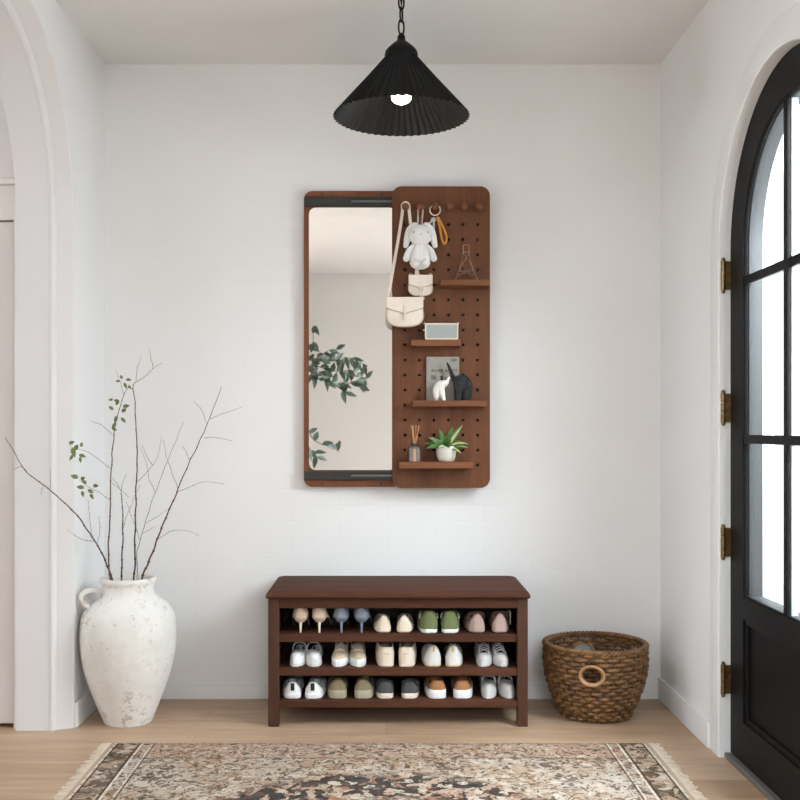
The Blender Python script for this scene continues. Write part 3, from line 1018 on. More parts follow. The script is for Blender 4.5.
for sg in (-1, 1):
    p = pu + Vector((sg * 0.036, 0.008, 0.041))
    MB().tube([(p.x + 0.0045 * math.cos(a), p.y, p.z + 0.0045 * math.sin(a)) for a in [2 * PI * k / 12 for k in range(12)]], 0.0012, 6, True).build('strap_ring', M['gold'], purse, smooth=60)
MB().tube([(pu.x + 0.010 + 0.0035 * math.cos(a), pu.y + 0.005, pu.z - 0.045 + 0.0065 * math.sin(a)) for a in [2 * PI * k / 12 for k in range(12)]], 0.0013, 6, True).build('charm_ring', M['silver'], purse, smooth=60)

# key ring with a tan loop
kc = P(434.5, 211.5, YP1 - 0.024)
keys = thing('key_ring', (kc.x, kc.y, kc.z - 0.13), 'pale key ring with silver keys and a mustard leather loop on the third peg', 'keys')
kx = pegx[2]
kcz = z5 - 0.0105
circ3 = lambda c, r, n=22, tilt=0: [(c[0] + r * math.cos(2 * PI * k / n), c[1] + tilt * math.sin(2 * PI * k / n), c[2] + r * math.sin(2 * PI * k / n)) for k in range(n)]
MB().tube(circ3((kx, YP1 - 0.024, kcz), 0.0195, 26), 0.0024, 8, True).build('split_ring', M['cream_strap'], keys, smooth=60)
yk = YP1 - 0.026
k1 = MB()
b0 = P(433.5, 219, yk)
k1.ball((b0.x, yk, b0.z - 0.002), (0.010, 0.003, 0.009), 14, 8)
k1.tube([(b0.x - 0.004, yk, b0.z - 0.004), (b0.x - 0.022, yk - 0.002, b0.z - 0.024)], 0.0038, 8, flat=0.5)
k1.box(b0.x - 0.024, b0.x - 0.016, yk - 0.003, yk - 0.001, b0.z - 0.030, b0.z - 0.022)
k1.build('key', M['silver'], keys, smooth=40)
k2 = MB()
k2.tube([(b0.x + 0.002, yk + 0.004, b0.z), (b0.x, yk + 0.004, b0.z - 0.050)], 0.0042, 8, flat=0.45)
k2.box(b0.x - 0.002, b0.x + 0.006, yk + 0.003, yk + 0.005, b0.z - 0.052, b0.z - 0.040)
k2.build('key', M['silver'], keys, smooth=40)
l0 = [P(q[0], q[1], yk - 0.004) for q in ((437.0, 217), (439.5, 226), (441.5, 238), (443.5, 243.5), (446, 242), (446.5, 236), (442.5, 226), (438.0, 217))]
MB().tube(spline(l0, 6), 0.0042, 8, flat=0.6).build('leather_loop', M['tan_lea'], keys, label='mustard leather loop', smooth=60)

# wire tower on the top shelf
zt = SHELF[0][2]
yw = -0.115
tw = thing('wire_tower_ornament', P(466, 279, yw), 'bronze wire tower ornament on the topmost shelf', 'ornament')
tw.location.z = zt
ORG[tw.name] = Vector(tw.location)
tx = P(466, 279, yw).x
H = P(466, 244, yw).z - zt
wr_ = MB()
hb_, ht_ = 0.040, 0.0105


def tw_half(t):
    return ht_ + (hb_ - ht_) * (1 - t) ** 1.5


zs_top = 0.78 * H
for sx_ in (-1, 1):
    for sy_ in (-1, 1):
        wr_.tube([(tx + sx_ * tw_half(k / 10), yw + sy_ * tw_half(k / 10) * 0.6, zt + 0.0012 + zs_top * k / 10) for k in range(11)] + [(tx + sx_ * ht_, yw + sy_ * ht_ * 0.6, zt + H * 0.97)], 0.0012, 6)
for t_ in (0.36, 1.0):
    h_ = tw_half(t_)
    z_ = zt + zs_top * t_
    wr_.tube([(tx - h_, yw - h_ * .6, z_), (tx + h_, yw - h_ * .6, z_), (tx + h_, yw + h_ * .6, z_), (tx - h_, yw + h_ * .6, z_)], 0.0011, 6, True)
h_ = ht_
wr_.tube([(tx - h_, yw - h_ * .6, zt + H * .97), (tx + h_, yw - h_ * .6, zt + H * .97), (tx + h_, yw + h_ * .6, zt + H * .97), (tx - h_, yw + h_ * .6, zt + H * .97)], 0.0011, 6, True)
for sg in (-1, 1):
    wr_.tube([(tx - sg * h_, yw - h_ * .6, zt + zs_top * 0.98), (tx + sg * tw_half(0.36), yw - tw_half(.36) * .6, zt + zs_top * 0.36)], 0.0009, 6)
    wr_.tube(spline([(tx - 0.028, yw + sg * 0.018, zt + 0.02), (tx, yw + sg * 0.016, zt + zs_top * 0.30), (tx + 0.028, yw + sg * 0.018, zt + 0.02)], 6), 0.0009, 6)
wr_.build('wire_frame', M['copper'], tw, smooth=60)

# small radio on the second shelf
zr = SHELF[1][2]
yf = -0.146
ra0, ra1 = P(425.0, 330, yf).x, P(458.3, 330, yf).x
rz1 = P(440, 323.0, yf).z
rad = thing('radio', ((ra0 + ra1) / 2, -0.12, zr), 'small cream radio with grey speaker front on the second shelf', 'radio')
MB().plate([rrect(ra0, ra1, zr, rz1, 0.006, 5)], XZ, yf + 0.008, -0.082).build('casing', M['dark_case'], rad, smooth=30)
MB().plate([rrect(ra0, ra1, zr, rz1, 0.006, 5), rrect(ra0 + 0.005, ra1 - 0.005, zr + 0.006, rz1 - 0.006, 0.004, 5)], XZ, yf, yf + 0.010).build('front_frame', M['radio'], rad, smooth=30, bevel=0.001)
MB().plate([rrect(ra0 + 0.004, ra1 - 0.004, zr + 0.004, rz1 - 0.004, 0.004, 5)], XZ, yf + 0.003, yf + 0.008).build('grille', M['grille'], rad, smooth=30)
yh = -0.118
MB().tube(spline([(ra0 - 0.001, yh, rz1 - 0.006), (ra0 + 0.008, yh, rz1 + 0.007), ((ra0 + ra1) / 2, yh, rz1 + 0.0115), (ra1 - 0.008, yh, rz1 + 0.007), (ra1 + 0.001, yh, rz1 - 0.006)], 6), 0.0055, 8, flat=0.5).build('handle', M['brown_lea'], rad, label='brown leather handle', smooth=60)
for x in (ra0 - 0.001, ra1 + 0.001):
    MB().ball((x, yh, rz1 + 0.001), (0.0035, 0.005, 0.0065), 10, 8).build('handle_mount', M['silver'], rad, smooth=60)
MB().ball((ra0 - 0.003, yh - 0.012, (zr + rz1) / 2 + 0.006), (0.004, 0.004, 0.004), 10, 8).build('knob', M['silver'], rad, smooth=60)

# book and elephants on the third shelf
z3 = SHELF[2][2]
yb_ = -0.086
bk0, bk1 = P(426.0, 380, yb_).x, P(459.2, 380, yb_).x
bkz = P(440, 356.8, yb_).z
book = thing('book', ((bk0 + bk1) / 2, -0.079, z3), 'grey hardcover book standing against the pegboard behind the elephants', 'book')
MB().box(bk0, bk1, yb_, yb_ + 0.002, z3, bkz).box(bk0, bk1, YP1 - 0.0025, YP1 - 0.0005, z3, bkz).box(bk0, bk0 + 0.002, yb_, YP1 - 0.0005, z3, bkz).build('cover', M['book'], book, smooth=0)
MB().box(bk0 + 0.002, bk1 - 0.003, yb_ + 0.002, YP1 - 0.0025, z3 + 0.003, bkz - 0.003).build('pages', M['paper'], book, smooth=0)


def text_mesh(name, body, c, width, mat, parent, th=0.0004):
    cu = bpy.data.curves.new('t', 'FONT')
    cu.body = body
    cu.align_x = 'CENTER'
    cu.align_y = 'CENTER'
    cu.size = 1
    cu.space_character = 1.18
    cu.offset = 0.022
    to = bpy.data.objects.new('t', cu)
    C.objects.link(to)
    bpy.context.view_layer.update()
    me = bpy.data.meshes.new_from_object(to.evaluated_get(bpy.context.evaluated_depsgraph_get()))
    bpy.data.objects.remove(to)
    xs = [v.co.x for v in me.vertices]
    k = width / (max(xs) - min(xs))
    org = ORG[parent.name]
    for v in me.vertices:
        v.co = Vector((c[0] + v.co.x * k, c[1], c[2] + v.co.y * k)) - org
    me.materials.append(mat)
    o = bpy.data.objects.new(name, me)
    C.objects.link(o)
    o.parent = parent
    ORG[o.name] = org
    return o


tc_ = P(444.3, 370.7, yb_ - 0.0006)
text_mesh('title', 'ALVAR AALTO', (tc_.x, yb_ - 0.0006, tc_.z), 0.096, M['ink'], book)
c1 = P(433.8, 377.5, yb_)
MB().box(c1.x - 0.010, c1.x + 0.010, yb_ - 0.0008, yb_, c1.z - 0.008, c1.z + 0.008).build('printed_block', M['ink_g'], book, smooth=0)
c1 = P(454.0, 360.0, yb_)
MB().box(c1.x - 0.010, c1.x + 0.010, yb_ - 0.0008, yb_, c1.z - 0.005, c1.z + 0.005).build('printed_block', M['ink_g'], book, smooth=0)
c1 = P(441.5, 379, yb_)
MB().box(c1.x - 0.004, c1.x + 0.005, yb_ - 0.0008, yb_, c1.z - 0.016, c1.z + 0.012).build('printed_figure', M['ink'], book, smooth=0)


def elephant(name, label, pts, y, mat, ear, ear_r, th, eye=None, earmat=None):
    """pts: (px, py, half-depth, radius px) chains for body, legs, trunk"""
    base = P(pts['base'][0], 400.5, y)
    root = thing(name, (base.x, y, z3), label, 'figurine', 'elephant figurines')
    mb = MB()
    for ch_ in pts['chains']:
        raw = spline([Vector((q[0], q[1], q[2])) for q in ch_], 6)
        cen, rr = [], []
        for q in raw:
            p = P(q.x, q.y, y)
            cen.append(p)
            rr.append(max(0.002, q.z / SX(y)))
        # ball chain then remeshed to one skin
        for p, r in zip(cen, rr):
            mb.ball((p.x, p.y + ch_[0][3], max(p.z, z3 + min(r, 0.004))), (r, r * ch_[0][4], r), 12, 8)
    o = mb.build('body', mat, root, remesh=0.0018, smooth=80)
    ep = P(ear[0], ear[1], y)
    eo = MB()
    for k in range(1):
        yy = y - th
        loop = [(ep.x + ear_r * math.cos(a) * 0.85, yy - 0.002 * math.sin(a), ep.z + ear_r * math.sin(a)) for a in [R_(d) for d in range(170, 400, 10)]]
        eo.tube(loop, 0.0012, 6)
        eo.ball((ep.x, yy + 0.003, ep.z), (ear_r * 0.82, 0.005, ear_r * 0.95), 16, 10)
    eo.build('ear', earmat or mat, root, smooth=60)
    return root


# white: back arched on the left, trunk raised to the right
elephant('elephant_figurine', 'small white elephant figurine raising its trunk on the third shelf',
         {'base': (440,), 'chains': [
             [(436.5, 397.5, 2.6, 0, 1.0), (436.5, 392, 4.0), (438.0, 388, 4.8), (440.5, 385.5, 4.9), (443.0, 384.0, 4.0), (445.8, 382.8, 2.9), (447.4, 380.8, 1.7), (449.0, 377.5, 1.1)],
             [(436.3, 399.5, 2.3, 0.006, 1.0), (436.5, 392, 3.4)],
             [(443.8, 399.5, 2.0, -0.006, 1.0), (442.0, 393, 3.2), (440.5, 388, 4.2)]]},
         -0.130, M['ele_w'], (439.3, 388.3), 0.0200, 0.0145, earmat=M['ele_w'])
# black: larger, head low on the left with its trunk thrown up
elephant('elephant_figurine', 'large black elephant figurine with its trunk thrown up beside the white one',
         {'base': (463,), 'chains': [
             [(466.5, 393, 5.6, 0, 0.75), (466.0, 386.5, 6.8), (463.0, 382.0, 7.0), (459.5, 381.0, 5.6)],
             [(459.5, 381.5, 5.4, 0, 0.75), (455.5, 380.5, 3.6), (452.8, 376.5, 2.5), (450.5, 370.5, 1.9), (448.5, 365.5, 1.3), (446.8, 362.6, 0.8)],
             [(458.0, 399.0, 3.8, -0.008, 1.0), (458.5, 391, 4.8), (459.5, 384.5, 5.4)],
             [(463.0, 398.0, 4.0, 0.004, 0.6), (464.0, 388, 6.0)],
             [(468.0, 399.0, 3.6, 0.006, 1.0), (468.0, 391, 4.6)],
             [(466.0, 399.0, 3.4, -0.010, 1.0), (466.5, 391, 5.0)]]},
         -0.116, M['ele_b'], (460.0, 383.0), 0.0300, 0.0235)

# reed diffuser and pot plant on the bottom shelf
z4 = SHELF[3][2]
yd = -0.118
dc = P(414.4, 462, yd)
dif = thing('reed_diffuser', (dc.x, yd, z4), 'grey glass reed diffuser with tan reeds on the lowest shelf', 'diffuser')
rr_ = 0.0205
oct_ = lambda h, k: [(dc.x + k * rr_ * x, yd + k * rr_ * y, z4 + h) for x, y in ((1, .7), (.7, 1), (-.7, 1), (-1, .7), (-1, -.7), (-.7, -1), (.7, -1), (1, -.7))]
MB().loft([oct_(0, .95), oct_(0.002, 1), oct_(0.047, 1), oct_(0.053, 0.8), oct_(0.055, 0.55)]).build('bottle', M['bottle'], dif, smooth=20, bevel=0.001)
MB().lathe([(0.0005, 0.052), (0.013, 0.052), (0.013, 0.066), (0.006, 0.067), (0.0005, 0.0672)], (dc.x, yd, z4), 20).build('collar', M['collar'], dif)
MB().box(dc.x - 0.004, dc.x + 0.005, yd - rr_ - 0.0006, yd - rr_ + 0.0004, z4 + 0.001, z4 + 0.047).build('label_strip', M['kraft'], dif, smooth=0)
for tx_, ty_ in ((411.6, 425.5), (412.8, 425.8), (416.0, 425.2), (418.8, 425.6)):
    tp = P(tx_, ty_, yd - 0.004 + random.uniform(-.008, .008))
    MB().tube([(dc.x + (tp.x - dc.x) * 0.1, yd, z4 + 0.055), tp], 0.0024, 8).build('reed', M['reed'], dif, smooth=60)

yp = -0.116
pcn = P(446.2, 462, yp)
pot = thing('potted_plant', (pcn.x, yp, z4), 'small leafy green plant in a round pale pot on the lowest shelf', 'plant')
MB().lathe([(0.0005, 0), (0.024, 0), (0.029, 0.004), (0.034, 0.018), (0.0365, 0.036), (0.036, 0.052), (0.0345, 0.0575), (0.032, 0.0575), (0.031, 0.050), (0.0005, 0.049)], (pcn.x, yp, z4), 36).build('pot', M['pot'], pot, smooth=50)
MB().lathe([(0.0005, 0.052), (0.031, 0.0505), (0.031, 0.047), (0.0005, 0.047)], (pcn.x, yp, z4), 24).build('soil', M['soil'], pot)


def leaf(mb, base, direction, length, width, droop=0.3, up=Vector((0, 0, 1)), n=6, mi=0, fold=0.25):
    base = Vector(base)
    d = Vector(direction).normalized()
    side = d.cross(up)
    if side.length < 1e-4:
        side = Vector((1, 0, 0))
    side.normalize()
    nr = side.cross(d).normalized()
    rings = []
    for i in range(n + 1):
        t = i / n
        wv = width * (math.sin(PI * (0.04 + 0.96 * t) ** 0.8)) * 0.5 if t < 1 else 0
        c = base + d * (length * t) - Vector((0, 0, 1)) * (droop * length * t * t)
        rings.append([c - side * wv + nr * wv * fold, c, c + side * wv + nr * wv * fold])
    return mb.loft(rings, close=False, caps=False, mi=mi)


random.seed(11)
lf = MB()
vr = MB()
src = Vector((pcn.x, yp, z4 + 0.052))
for k, (dx, dy, dz, ln, wd, dr) in enumerate((
        (-0.8, -0.1, 0.75, 0.062, 0.016, .15), (0.55, -0.1, 1.0, 0.082, 0.024, .05), (0.85, -0.3, 0.65, 0.075, 0.020, .4), (1.0, -0.2, 0.35, 0.062, 0.018, .3),
        (-0.95, -0.3, 0.35, 0.062, 0.018, .35), (-0.5, -0.8, 0.45, 0.048, 0.018, .4), (0.7, -0.7, 0.25, 0.055, 0.016, .55), (0.2, -0.6, 0.9, 0.055, 0.018, .3),
        (-0.25, 0.3, 1.0, 0.066, 0.018, .1), (0.25, 0.4, 1.0, 0.078, 0.020, .1), (-0.7, 0.4, 0.9, 0.066, 0.018, .3), (0.8, 0.5, 0.8, 0.062, 0.018, .3),
        (-1.0, 0.1, 0.6, 0.068, 0.017, .3), (0.1, -0.8, 0.5, 0.050, 0.018, .5), (-0.15, -0.4, 1.0, 0.055, 0.016, .2), (0.45, 0.0, 0.9, 0.062, 0.018, .15))):
    ln, wd = ln * 1.3, max(wd * 1.1, 0.021)
    dz *= 0.85
    leaf(lf, src + Vector((dx * 0.006, dy * 0.006, 0)), (dx, dy, dz), ln, wd, dr, up=Vector((0, -0.8, 0.6)))
    if k in (1, 2, 5, 6, 3):
        leaf(vr, src + Vector((dx * 0.006, dy * 0.006 - 0.0012, 0.0005)), (dx, dy - 0.03, dz), ln * 0.98, wd * 0.40, dr, up=Vector((0, -0.8, 0.6)), fold=0.3)
lf.build('leaves', M['leaf_pot'], pot, smooth=80, fix=False)
vr.build('pale_leaf_stripes', M['leaf_var'], pot, smooth=80, fix=False)

# ================================================================== SHOE BENCH
YF, YBK = -0.370, -0.022                          # front and back of the legs
sf = SX(YF)
fx = lambda px: (px - CX) / sf
bench = thing('shoe_bench', (0.035, -0.18, 0), 'dark walnut shoe bench with three open shelves against the brick wall', 'bench')
L0, L1, R0, R1 = fx(268), fx(279), fx(517.5), fx(528)
ZT0, ZT1 = 0.439, 0.464
sx0, sx1 = fx(265) + 0.003, fx(531) - 0.003
seat_prof = lambda ins: [(sx0 + ins, YF - 0.014 + ins), (sx1 - ins, YF - 0.014 + ins), (sx1 - ins, -0.03), (sx1 - 0.022 - ins * .5, -0.006 - ins * .3), (sx0 + 0.022 + ins * .5, -0.006 - ins * .3), (sx0 + ins, -0.03)]
MB().loft([[(x, y, ZT0) for x, y in seat_prof(0.003)], [(x, y, ZT0 + 0.006) for x, y in seat_prof(0)], [(x, y, ZT1 - 0.010) for x, y in seat_prof(0.002)],
           [(x, y, ZT1 - 0.003) for x, y in seat_prof(0.007)], [(x, y, ZT1) for x, y in seat_prof(0.014)]]).build('seat', M['bench'], bench, smooth=30, bevel=0.002)
for x0, x1 in ((L0, L1), (R0, R1)):
    for y0_, y1_ in ((YF, YF + 0.038), (YBK - 0.038, YBK)):
        MB().box(x0, x1, y0_, y1_, 0, ZT0).build('leg', M['bench_v'], bench, smooth=0, bevel=0.003)
MB().box(L1, R0, YF + 0.004, YF + 0.022, 0.404, ZT0).build('apron', M['bench'], bench, smooth=0, bevel=0.002)
MB().box(L1, R0, YBK - 0.02, YBK - 0.002, 0.395, ZT0).build('apron', M['bench'], bench, smooth=0, bevel=0.002)
for x0, x1 in ((L0 + 0.008, L0 + 0.026), (R1 - 0.026, R1 - 0.008)):
    MB().box(x0, x1, YF + 0.038, YBK - 0.038, 0.404, ZT0).build('side_rail', M['bench'], bench, smooth=0)
    MB().box(x0 + 0.004, x1 - 0.004, YF + 0.038, YBK - 0.038, 0.055, 0.404).build('side_panel', M['bench_v'], bench, smooth=0)
MB().box(L1 - 0.01, R0 + 0.01, YBK - 0.016, YBK - 0.008, 0.055, 0.404).build('back_shade_panel', plain('shaded_wall_grey', (92, 86, 80), 0.8, 0.1, 10), bench, smooth=0, label='added panel coloured as shaded wall')  # added dark panel painting the shaded wall behind the open shelves
SZ = []
for yt, yb2 in ((634.8, 642.5), (668.8, 676.3), (700.8, 708.3)):
    zt_, zb_ = EYE + (CY - yt) / sf, EYE + (CY - yb2) / sf
    MB().box(L1 - 0.002, R0 + 0.002, YF + 0.006, YBK - 0.016, zb_, zt_).build('shelf', M['bench'], bench, smooth=0, bevel=0.0025)
    SZ.append(zt_)


# ------------------------------------------------------------------ shoes
def shoe(name, label, cat, group, px, row, toe_first, side, sp, rot=None):
    """heel at local y=0, toe at y=L; side mirrors the foot's curve"""
    yfr = YF + 0.018
    s_ = SX(yfr)
    x = (px - CX) / s_
    L = sp.get('L', 0.215)
    root = thing(name, (0, 0, 0), label, cat, group)
    Wt = [(0, .40), (0.03, .60), (0.08, .75), (0.2, .82), (0.4, .84), (0.62, 1.0), (0.75, 1.02), (0.87, .86), (0.95, .58), (1.0, .25)]
    if sp.get('pointy'):
        Wt = [(0, .40), (0.03, .60), (0.08, .74), (0.2, .80), (0.4, .82), (0.6, 1.0), (0.72, .98), (0.86, .66), (0.95, .34), (1.0, .10)]
    if not toe_first:
        Wt = [(t_, v_ if t_ < 0.5 else v_ * 0.86) for t_, v_ in Wt]
    W = sp['w']
    ht = sp['h']            # list of (t, height of the rim or the top)
    zb = sp.get('zb', [(0, sp.get('sole', 0.02)), (1, sp.get('sole', 0.02))])
    o0, o1 = sp.get('open', (0.045, 0.46))
    bend = lambda t: side * 0.008 * math.sin(PI * t)
    N, e = 34, sp.get('e', 0.72)
    tap, pw = sp.get('tap', 0.72), sp.get('pw', 1.6)
    rings = []
    tops = []
    for i in range(N + 1):
        t = 0.5 - 0.5 * math.cos(PI * i / N)
        wv = W * cur(Wt, t)
        h = cur(ht, t)
        z0 = cur(zb, t)
        y = L * t
        op = o0 < t < o1
        ring = []
        if not op and t <= o0 + 1e-6:
            wr2 = wv * tap
            sp_ = []
            for k in range(7):
                q = k / 6
                sp_.append((wv - (wv - wr2) * q ** pw + wv * 0.06 * math.sin(PI * q), z0 + (h - z0) * q))
            dome = sp.get('dome', 0.006) * (wr2 / max(W * tap, 1e-4))
            top_ = [(wr2 * 0.78, h + dome * 0.55), (wr2 * 0.5, h + dome * 0.85), (wr2 * 0.25, h + dome)]
            half = sp_ + top_
            ring = [(xx + bend(t), y, z_) for xx, z_ in half] + [(bend(t), y, h + dome)] + [(-xx + bend(t), y, z_) for xx, z_ in reversed(half)]
        elif not op:
            for k in range(21):
                a = PI * k / 20
                c, s2 = math.cos(a), math.sin(a)
                xx = wv * math.copysign(abs(c) ** e, c)
                ring.append((xx + bend(t), y, z0 + (h - z0) * abs(s2) ** e))
        else:
            wr2 = wv * tap
            side_pts = []
            for k in range(7):
                q = k / 6
                side_pts.append((wv - (wv - wr2) * q ** pw + wv * 0.06 * math.sin(PI * q), z0 + (h - z0) * q))
            zf = z0 + 0.006
            side_pts += [(wr2 - 0.004, h - 0.002), (wr2 - 0.006, zf + (h - zf) * 0.4), (wr2 * 0.75, zf)]
            ring = [(xx + bend(t), y, z_) for xx, z_ in side_pts] + [(bend(t), y, zf)] + [(-xx + bend(t), y, z_) for xx, z_ in reversed(side_pts)]
        rings.append(ring)
        tops.append((t, wv, h, z0, op))
    up = MB()
    n = 21
    vs = [p for r in rings for p in r]
    fs, ms = [], []
    for i in range(N):
        for k in range(n - 1):
            inner = (tops[i][4] and tops[i + 1][4]) and 7 <= k <= 12
            up.m.append(1 if inner else 0)
            fs.append((i * n + k, i * n + k + 1, (i + 1) * n + k + 1, (i + 1) * n + k))
        up.m.append(0)
        fs.append((i * n + n - 1, i * n, (i + 1) * n, (i + 1) * n + n - 1))
    fs.append(tuple(range(n - 1, -1, -1)))
    fs.append(tuple(range(N * n, N * n + n)))
    up.m += [0, 0]
    up.v = [Vector(p) for p in vs]
    up.f = [list(f) for f in fs]
    if sp.get('heel'):
        up.ball((bend(0.05), 0.024, cur(zb, 0) + 0.012), (0.0262, 0.024, 0.033), 20, 14)
    up.build('upper', [sp['mat'], sp.get('lining', S['dark'])], root, smooth=50)
    # sole
    sh_ = sp.get('sole', 0.02)
    if not sp.get('heel'):
        k_ = sp.get('flare', 1.05)
        lo, l2, hi = [], [], []
        pts = [(tt, W * cur(Wt, tt) * k_) for tt in [0.5 - 0.5 * math.cos(PI * i / 24) for i in range(25)]]
        out = [(w_ + bend(t), L * (t * 1.012 - 0.006)) for t, w_ in pts] + [(-w_ + bend(t), L * (t * 1.012 - 0.006)) for t, w_ in reversed(pts)]
        cx_, cy_ = 0, L / 2
        ring = lambda z, f: [(px_ * f, cy_ + (py_ - cy_) * (1 - (1 - f) * 0.4), z) for px_, py_ in out]
        rings2 = [ring(0, 0.94), ring(0.002, 0.99), ring(sh_ * 0.55, 1.0), ring(sh_, 0.985), ring(sh_ + 0.002, 0.95)]
        if sp.get('sole2'):
            MB().loft([ring(0, 0.95), ring(0.002, 1.0), ring(sh_ * 0.35, 1.0), ring(sh_ * 0.36, 0.97)]).build('outsole', sp['sole2'], root, smooth=40)
            MB().loft([ring(sh_ * 0.34, 0.99), ring(sh_ * 0.7, 1.0), ring(sh_, 0.985), ring(sh_ + 0.002, 0.95)]).build('sole', sp['solemat'], root, smooth=40)
        else:
            MB().loft(rings2).build('sole', sp['solemat'], root, smooth=40)
    else:
        hh = zb[0][1]
        prof = []
        for q in range(9):
            u = q / 8
            rr2 = 0.0042 + 0.012 * u ** 3.0
            yy = 0.014 + 0.010 * u ** 2
            prof.append([(rr2 * 0.9 * math.cos(2 * PI * k / 14) + bend(0.05), yy + rr2 * math.sin(2 * PI * k / 14), (hh + 0.004) * u) for k in range(14)])
        MB().loft(prof).build('heel', sp.get('heelmat', sp['mat']), root, smooth=60)
        pts = [(tt, W * cur(Wt, tt) * 0.96) for tt in [0.12 + 0.88 * i / 24 for i in range(25)]]
        r1 = [[(bend(t) - w_, L * t, cur(zb, t) - 0.001), (bend(t) + w_, L * t, cur(zb, t) - 0.001), (bend(t) + w_, L * t, max(0, cur(zb, t) - 0.005)), (bend(t) - w_, L * t, max(0, cur(zb, t) - 0.005))] for t, w_ in pts]
        MB().loft(r1).build('sole', sp.get('solemat', S['dark']), root, smooth=30)
    top_at = lambda t: (cur(ht, t), W * cur(Wt, t))
    # details
    if sp.get('laces'):
        a, b = sp['laces']
        tg = MB()
        n2 = 8
        r3 = []
        for i in range(n2 + 1):
            t = a - 0.04 + (b - a + 0.02) * i / n2
            h = cur(ht, max(t, 0.2)) if t >= o1 else cur(ht, o1 + 0.02) + (o1 - t) * 0.12
            r3.append([(-0.014 + bend(t), L * t, h + 0.001), (0 + bend(t), L * t, h + 0.0055), (0.014 + bend(t), L * t, h + 0.001), (0.013 + bend(t), L * t, h - 0.003), (-0.013 + bend(t), L * t, h - 0.003)])
        tg.loft(r3).build('tongue', sp.get('tonguemat', sp['mat']), root, smooth=40)
        for i in range(4):
            t = a + (b - a) * (i + 0.5) / 4
            h = cur(ht, t) if t >= o1 else cur(ht, o1 + 0.02) + (o1 - t) * 0.12
            MB().tube(spline([(-0.019 + bend(t), L * t + 0.003, h - 0.003), (0 + bend(t), L * t - 0.003, h + 0.0075), (0.019 + bend(t), L * t + 0.003, h - 0.003)], 5), 0.0022, 6).build('lace', sp.get('lacemat', S['white']), root, smooth=60)
    if sp.get('tab'):
        tm, tw_, tz0, tz1 = sp['tab']
        hk = ht[0][1]
        MB().box(-tw_, tw_, -0.004, 0.007, sh_ + (hk - sh_) * tz0, sh_ + (hk - sh_) * tz1).build('heel_tab', tm, root, smooth=0, bevel=0.002)
    if sp.get('loop'):
        lm, lh, t0_, wd_ = sp['loop']
        yb3 = L * t0_
        ww = W * cur(Wt, t0_) * 0.9
        hb2 = cur(ht, t0_) - 0.004
        MB().tube(spline([(-ww + bend(t0_), yb3 + 0.012, hb2 - 0.012), (-ww * 0.92 + bend(t0_), yb3 + 0.006, hb2 + lh * 0.5), (-ww * 0.5 + bend(t0_), yb3, hb2 + lh), (ww * 0.5 + bend(t0_), yb3, hb2 + lh), (ww * 0.92 + bend(t0_), yb3 + 0.006, hb2 + lh * 0.5), (ww + bend(t0_), yb3 + 0.012, hb2 - 0.012)], 6), wd_, 8).build('strap', lm, root, smooth=60)
    if sp.get('band'):
        bm_, bz0, bz1, bt = sp['band']
        r4 = []
        for i in range(13):
            a = PI * i / 12 - PI / 2
            yy = L * bt * (1 - math.cos(a)) * 1.0
            ww = W * cur(Wt, yy / L) * 1.035
            xx = ww * math.copysign(min(1, abs(math.sin(a)) * 1.0), math.sin(a))
            r4.append([(xx, yy - 0.003, bz0), (xx, yy - 0.003, bz1), (xx * 0.94, yy + 0.002, bz1), (xx * 0.94, yy + 0.002, bz0)])
        MB().loft(r4).build('band', bm_, root, smooth=40)
    if sp.get('stripe'):
        stm, t_, z0s, z1s = sp['stripe']
        for sg in (-1, 1):
            ww = W * cur(Wt, t_) * 1.02
            MB().tube(spline([(sg * ww + bend(t_), L * t_, z0s), (sg * ww * 1.0 + bend(t_), L * (t_ + 0.03), (z0s + z1s) / 2), (sg * ww * 0.9 + bend(t_), L * (t_ + 0.05), z1s)], 5), 0.004, 8, flat=0.6).build('side_stripe', stm, root, smooth=60)
    if sp.get('tag') and side == 1:
        tz = sp['tag']
        ww = W * 1.0
        MB().box(ww + 0.004, ww + 0.0065, 0.05, 0.085, tz, tz + 0.045).tube([(ww - 0.004, 0.066, tz + 0.044), (ww + 0.005, 0.066, tz + 0.044)], 0.0015, 6).build('paper_tag', S['white'], root, smooth=0, label='white paper tag')
    a = side * R_(0.5) if toe_first else -side * R_(0.8)
    if toe_first:
        root.rotation_euler = (0, 0, PI + a)
        root.location = (x, yfr + L + 0.004, SZ[row] + 0.0004)
    else:
        root.rotation_euler = (0, 0, a)
        root.location = (x, yfr + 0.006, SZ[row] + 0.0004)
    return root


S = {}
S['dark'] = plain('shoe_lining_dark', (30, 27, 25), 0.9, 0.1)
S['white'] = plain('shoe_white', (230, 229, 227), 0.6, 0.03, 40)
S['offw'] = plain('shoe_off_white', (216, 212, 206), 0.65, 0.03, 40)
S['cream'] = plain('shoe_cream', (226, 210, 190), 0.6, 0.04, 40)
S['beige'] = plain('shoe_beige', (202, 178, 156), 0.5, 0.05, 40)
S['beige_s'] = plain('shoe_beige_suede', (208, 188, 160), 0.85, 0.06, 60, 0.2)
S['blue'] = plain('shoe_grey_blue', (124, 130, 142), 0.45, 0.05, 40)
S['green'] = plain('shoe_sage_green', (108, 117, 74), 0.75, 0.06, 60, 0.1)
S['taupe'] = plain('shoe_taupe', (176, 150, 140), 0.5, 0.05, 40)
S['taupe_d'] = plain('shoe_taupe_lining', (92, 66, 54), 0.7, 0.06)
S['olive'] = plain('shoe_olive', (132, 118, 92), 0.8, 0.06, 60, 0.1)
S['olive_l'] = plain('shoe_olive_sole', (166, 156, 134), 0.8, 0.05, 40)
S['slate'] = plain('shoe_slate', (74, 74, 76), 0.75, 0.06, 60, 0.1)
S['gum'] = plain('shoe_gum', (196, 160, 104), 0.6, 0.05, 40)
